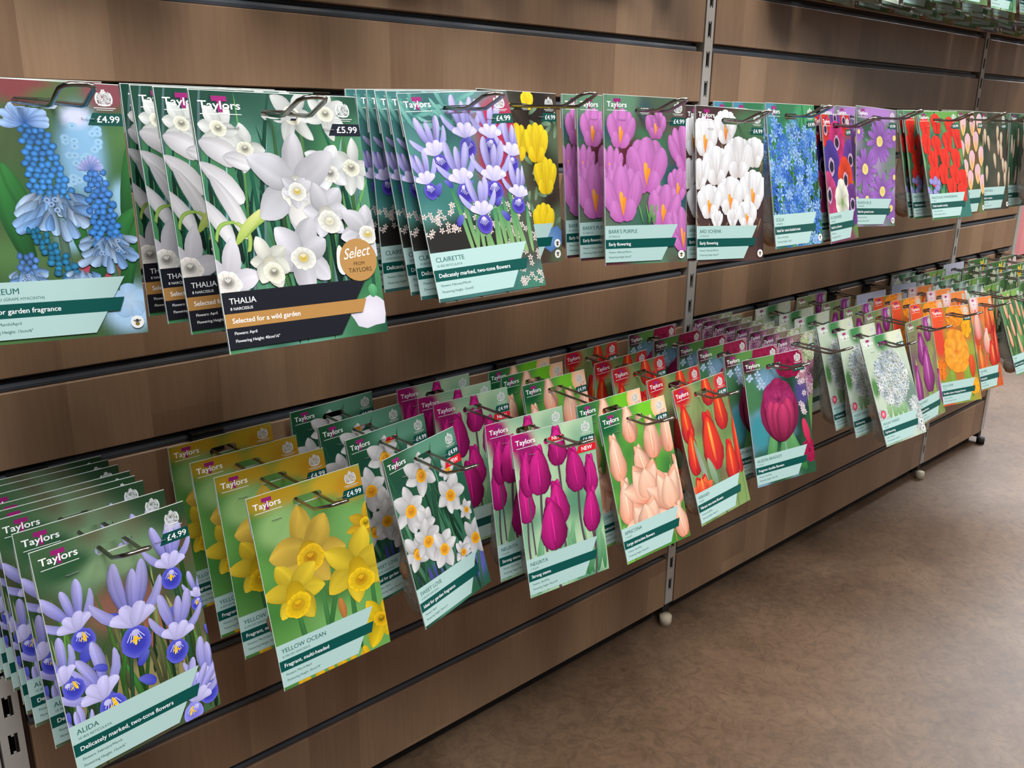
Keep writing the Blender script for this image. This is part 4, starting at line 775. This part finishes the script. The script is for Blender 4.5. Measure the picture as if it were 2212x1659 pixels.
# row, variety, hook x, [(x, y, z, yaw, pitch, roll) ...] front to back, relative to the wall's reference rail
STACKS = [
 ('upper', 'muscari', .056, [(.056, -.210, -.228, -.120, -.194, .031), (.054, -.172, -.228, -.06, -.12, .01), (.054, -.14, -.228, -.03, -.09, .01)]),
 ('upper', 'thalia', 0.213, [(.213, -.319, -.235, -.022, -.236, .017), (.213, -.246, -.233, -.012, -.189, .008), (.213, -.201, -.233, -.006, -.189, .008), (.213, -.173, -.233, -.004, -.08, .008)]),
 ('upper', 'clair', 0.431, [(.431, -.285, -.227, -.157, -.322, -.048), (.431, -.264, -.228, -.086, -.257, -.024), (.431, -.239, -.228, -.043, -.257, -.024), (.431, -.219, -.228, -.029, -.08, -.024), (.431, -.199, -.228, -.022, -.08, -.024), (.431, -.178, -.228, -.017, -.08, -.024)]),
 ('upper', 'barr', 0.749, [(.749, -.266, -.225, -.227, -.132, .024), (.749, -.216, -.228, -.125, -.106, .012), (.749, -.186, -.228, -.062, -.106, .012)]),
 ('upper', 'ard', 0.913, [(.913, -.281, -.236, -.177, -.16, .041), (.913, -.26, -.233, -.097, -.128, .021)]),
 ('upper', 'scilla', 1.062, [(1.062, -.285, -.228, -.018, -.205, .011), (1.062, -.23, -.229, -.01, -.164, .006), (1.062, -.196, -.229, -.005, -.164, .006)]),
 ('upper', 'blanda', 1.433, [(1.433, -.233, -.228, -.077, -.16, .051), (1.433, -.192, -.229, -.043, -.128, .025), (1.433, -.162, -.229, -.021, -.128, .025)]),
 ('upper', 'caen', 1.269, [(1.269, -.247, -.241, .144, -.201, .006), (1.269, -.237, -.235, .079, -.161, .003)]),
 ('upper', 'greigii', 1.656, [(1.655, -.25, -.23, -.177, -.316, -.014), (1.655, -.218, -.23, -.097, -.253, -.007), (1.655, -.204, -.23, -.049, -.253, -.007)]),
 ('upper', 'humilis', 1.815, [(1.815, -.245, -.228, .001, -.182, .008), (1.815, -.23, -.229, .001, -.146, .004), (1.815, -.216, -.229, 0, -.146, .004)]),
 ('lower', 'alida', 0.052, [(.056, -.272, -.594, .1, -.134, -.018), (.056, -.218, -.608, .055, -.107, -.009), (.052, -.169, -.608, .028, -.107, -.009), (.052, -.144, -.608, .018, -.08, -.009), (.052, -.122, -.608, .014, -.08, -.009), (.052, -.088, -.608, .011, -.08, -.009), (.052, -.059, -.608, .009, -.08, -.009), (.052, -.036, -.608, .008, -.08, -.009)]),
 ('lower', 'yo', 0.252, [(.258, -.248, -.616, -.041, -.192, -.045), (.258, -.174, -.619, -.022, -.153, -.023), (.252, -.115, -.619, -.011, -.153, -.023), (.252, -.048, -.619, -.007, -.08, -.023)]),
 ('lower', 'sl', 0.436, [(.428, -.222, -.622, .22, -.265, -.037), (.428, -.15, -.622, .121, -.212, -.019), (.436, -.092, -.622, .06, -.212, -.019), (.436, -.02, -.622, .04, -.08, -.019)]),
 ('lower', 'neg', 0.593, [(.591, -.278, -.623, -.122, -.209, -.019), (.591, -.227, -.622, -.067, -.167, -.009), (.593, -.118, -.622, -.034, -.167, -.009), (.593, -.081, -.622, -.022, -.08, -.009), (.593, -.031, -.622, -.017, -.08, -.009)]),
 ('lower', 'apr', 0.754, [(.753, -.275, -.631, -.073, -.296, -.042), (.753, -.231, -.627, -.04, -.237, -.021), (.754, -.121, -.627, -.02, -.237, -.021), (.754, -.07, -.627, -.013, -.08, -.021), (.754, -.039, -.627, -.01, -.08, -.021)]),
 ('lower', 'ver', 0.917, [(.92, -.265, -.63, .004, -.319, -.041), (.92, -.215, -.626, .002, -.255, -.02), (.916, -.145, -.626, .001, -.255, -.02), (.916, -.105, -.626, .001, -.08, -.02), (.916, -.038, -.626, .001, -.08, -.02)]),
 ('lower', 'ali', 1.104, [(1.099, -.277, -.617, -.259, -.256, -.05), (1.099, -.235, -.62, -.142, -.205, -.025), (1.105, -.179, -.62, -.071, -.205, -.025), (1.105, -.135, -.62, -.047, -.08, -.025), (1.105, -.082, -.62, -.036, -.08, -.025), (1.105, -.024, -.62, -.029, -.08, -.025)]),
 ('lower', 'me', 1.475, [(1.487, -.278, -.641, -.155, -.397, -.047), (1.487, -.226, -.631, -.085, -.318, -.024), (1.472, -.181, -.631, -.043, -.318, -.024), (1.472, -.124, -.631, -.028, -.08, -.024), (1.472, -.089, -.631, -.021, -.08, -.024), (1.472, -.035, -.631, -.017, -.08, -.024)]),
 ('lower', 'purple', 1.65, [(1.65, -.275, -.635, .06, -.298, .009), (1.65, -.187, -.634, .065, -.239, .004), (1.637, -.143, -.634, .033, -.239, .004), (1.637, -.089, -.634, .022, -.08, .004), (1.637, -.03, -.634, .016, -.08, .004)]),
 ('lower', 'orange', 1.786, [(1.788, -.279, -.626, -.221, -.334, .014), (1.788, -.229, -.624, -.121, -.267, .007), (1.786, -.183, -.624, -.061, -.267, .007), (1.786, -.139, -.624, -.04, -.08, .007), (1.786, -.1, -.624, -.03, -.08, .007)]),
 ('lower', 'redp', 1.955, [(1.958, -.277, -.627, .018, -.318, .079), (1.958, -.217, -.624, .01, -.254, .04), (1.955, -.183, -.624, .005, -.254, .04), (1.955, -.135, -.624, .003, -.08, .04), (1.955, -.097, -.624, .002, -.08, .04)]),
 ('lower', 'pale', 2.2, [(2.244, -.242, -.651, -.049, -.387, -.012), (2.2, -.19, -.64, 0, -.1, 0), (2.2, -.14, -.64, 0, -.1, 0), (2.2, -.09, -.64, 0, -.1, 0), (2.2, -.05, -.64, 0, -.1, 0)]),
 ('upper', 'eran', 0.592, [(.6, -.191, -.222, 0, -.12, .02), (.592, -.15, -.222, 0, -.08, 0), (.592, -.11, -.222, 0, -.06, 0)]),
 ('upper', 'turk', 1.965, [(1.965, -.235, -.229, -.05, -.2, .01), (1.965, -.2, -.229, -.017, -.1, .01), (1.965, -.16, -.229, -.017, -.1, .01)]),
 ('upper', 'polychroma', 2.13, [(2.13, -.27, -.231, -.05, -.22, .01), (2.13, -.235, -.231, -.017, -.11, .01), (2.13, -.2, -.231, -.017, -.11, .01)]),
 ('lower', 'lilac', 1.286, [(1.286, -.205, -.625, 0, -.1, .01), (1.286, -.176, -.625, 0, -.05, .01), (1.286, -.148, -.625, 0, -.05, .01), (1.286, -.12, -.625, 0, -.05, .01), (1.286, -.095, -.625, 0, -.05, .01), (1.286, -.07, -.625, 0, -.05, .01), (1.286, -.045, -.625, 0, -.05, .01), (1.286, -.022, -.625, 0, -.05, .01)]),
 ('lower', 'white', 2.09, [(2.1, -.2, -.628, -.05, -.12, .01), (2.07, -.165, -.628, -.017, -.06, .01), (2.07, -.13, -.628, -.017, -.06, .01), (2.07, -.095, -.628, -.017, -.06, .01), (2.07, -.06, -.628, -.017, -.06, .01), (2.07, -.03, -.628, -.017, -.06, .01)]),
 ('lower', 'green', 2.36, [(2.385, -.275, -.628, -.05, -.2, .01), (2.36, -.23, -.628, -.017, -.1, .01), (2.36, -.18, -.628, -.017, -.1, .01), (2.36, -.135, -.628, -.017, -.1, .01), (2.36, -.09, -.628, -.017, -.1, .01), (2.36, -.04, -.628, -.017, -.1, .01)]),
 ('lower', 'humilis', 2.67, [(2.67, y, -.628, 0, -.1, .01) for y in (-.26, -.2, -.14, -.08)]),
 ('lower', 'turk', 2.81, [(2.81, y, -.628, 0, -.1, .01) for y in (-.25, -.18, -.1)]),
 ('lower', 'yellow', 2.52, [(2.53, -.25, -.628, -.05, -.2, .01), (2.52, -.2, -.628, -.017, -.1, .01), (2.52, -.15, -.628, -.017, -.1, .01), (2.52, -.1, -.628, -.017, -.1, .01), (2.52, -.05, -.628, -.017, -.1, .01)]),
]
def pmat(p): return Matrix.Translation((p[0], p[1], p[2] + ZF)) @ Matrix.Rotation(p[3], 4, 'Z') @ Matrix.Rotation(p[4], 4, 'X') @ Matrix.Rotation(p[5], 4, 'Y')
def bag_prof(t): return 0.22 + 0.78 * min(1, (t / .62)) ** 1.6
def clearance(a, b=None):                         # how thick the bag behind card a may be before it meets card b (or the wall)
    A = pmat(a); inv = A.inverted(); best = 0.048
    if b is not None:
        B = pmat(b)
        for i in range(-5, 6):
            for k in range(-1, 20):
                q = inv @ (B @ Vector((i * .013, -0.0022, .03 - .0104 * k)))
                if abs(q.x) < .062 and -.185 < q.z < .0: best = min(best, (q.y - .001) / bag_prof(max(0, (-.006 - q.z) / .17)) * .9)
    else:
        for k in range(0, 18):
            q = A @ Vector((0, 0, -.006 - .01 * k)); best = min(best, (-.003 - q.y) / bag_prof(k / 17) * .9)
    return best
def line_z(y, z0, yf, zf): return z0 + (zf - z0) * min(1.0, y / yf)
for row, key, hx, P_ in STACKS:
    hx = P_[0][0]
    base = -.6 if row == 'lower' else -.2
    yf, zf = P_[0][1], P_[0][2]; front = -yf
    gname = WORDS[key] + ' packets on the ' + row + ' row'
    tipy = max(0.272, front + 0.020) if not (row == 'upper' and key == 'muscari') else 0.285
    z0 = base - 0.0085
    zt = zf + 0.0124; slope = (zt - z0) / yf; ztip = z0 - slope * tipy * 1.0 if yf else zt
    hook(hx, base + ZF, ztip + ZF, tipy, 'holding the ' + WORDS[key] + ' packets, ' + row + ' row', 'display hooks of the ' + row + ' row')
    Q = []
    for i, p in enumerate(P_):
        x, y, z, ya, pi_, ro = p
        if i: z = z0 + slope * y - 0.0124; x = hx + (P_[0][0] - hx) * (0.5 if i == 1 else 0.1) + PR.uniform(-.0015, .0015)
        Q.append((x, y, z, ya, pi_, ro))
    for i, p in enumerate(Q):
        x, y, z, ya, pi_, ro = p; T = clearance(p, Q[i + 1] if i + 1 < len(Q) else None)
        if T < .004: print('TIGHT', row, key, i, round(T, 4))
        far = x > 1.2
        last = i == len(P_) - 1
        lab = WORDS[key] + ' bulb packet, ' + ORD[i] + ' on the ' + row + ' row'
        plain = last and (row, key) in (('lower', 'orange'), ('lower', 'redp'), ('lower', 'green'))
        if plain: lab = 'plain pale lilac card at the back of the ' + WORDS[key] + ' hook'
        packet('plain' if plain else key, x, y, z, ya, pi_, ro, max(.0, T), lab, gname, bulbs=(5 if i < 2 else 3) if T > .012 else 0, staples=not far or i == 0, flap=True)
# the empty front end of the hook beside the crimson tulips belongs to the lilac hyacinth stack
# ---------------------------------------------------------------- the row above: seen only from below, top right of the photograph
TOP = ['blanda', 'me', 'green', 'neg', 'purple', 'white', 'blanda', 'ver', 'me', 'purple', 'apr']
TOPX = [1.43, 1.58, 1.73, 1.88, 2.03, 2.18, 2.33, 2.48, 2.63, 2.78, 2.93]
nth = ['first', 'second', 'third', 'fourth', 'fifth', 'sixth', 'seventh', 'eighth', 'ninth', 'tenth', 'eleventh']
TOP = TOP[:10] + ['scilla', 'barr', 'apr', 'neg', 'clair', 'ver']; TOPX = TOPX[:10] + [1.10, .93, .74, .56, .37, .16]
for n, (key, hx) in enumerate(zip(TOP, TOPX)):
    hook(hx, .2 + ZF, .19 + ZF, .285, 'in the overhead row, ' + nth[n if n < 10 else n - 10] + (' past the middle upright' if n < 10 else ' before the middle upright'), 'display hooks of the top row')
    ys = [-.03, -.075, -.12, -.17, -.22, -.265][:(2 if n == 0 else 3 if n == 1 else 5 if n < 4 else 6 if n < 10 else (3, 1, 4, 2, 4, 3)[n - 10])][::-1]
    Q = [(hx + PR.uniform(-.004, .004), y, .184 - .0143 + .02 * (.3 + y) + PR.uniform(-.002, .002), PR.uniform(-.06, .06), -.14 - .3 * max(0, -y - .1), PR.uniform(-.03, .03)) for y in ys]
    for i, y in enumerate(ys):
        lab = 'overhead row packet, %s, %s hook %s' % (ORD[i], nth[n if n < 10 else n - 10], 'past the middle upright' if n < 10 else 'before the middle upright')
        packet(key, *Q[i], max(0, clearance(Q[i], Q[i + 1] if i + 1 < len(Q) else None)), lab, 'packets hanging in the overhead row', bulbs=3, staples=False)

# ---------------------------------------------------------------- beyond the end of the run
bx = empty('storage_bin', (7.95, 1.75, 0)); tag(bx, 'pink plastic storage bin beyond the end of the shelving', 'storage bin')
MB().box(-.40, .40, -.28, .28, .04, .74).build('bin_body', M['pink'], bx); MB().box(-.42, .42, -.30, .30, .74, .78).build('lid', M['pink'], bx); MB().box(-.38, .38, -.26, .26, 0.0, .04).build('base', M['brown'], bx)
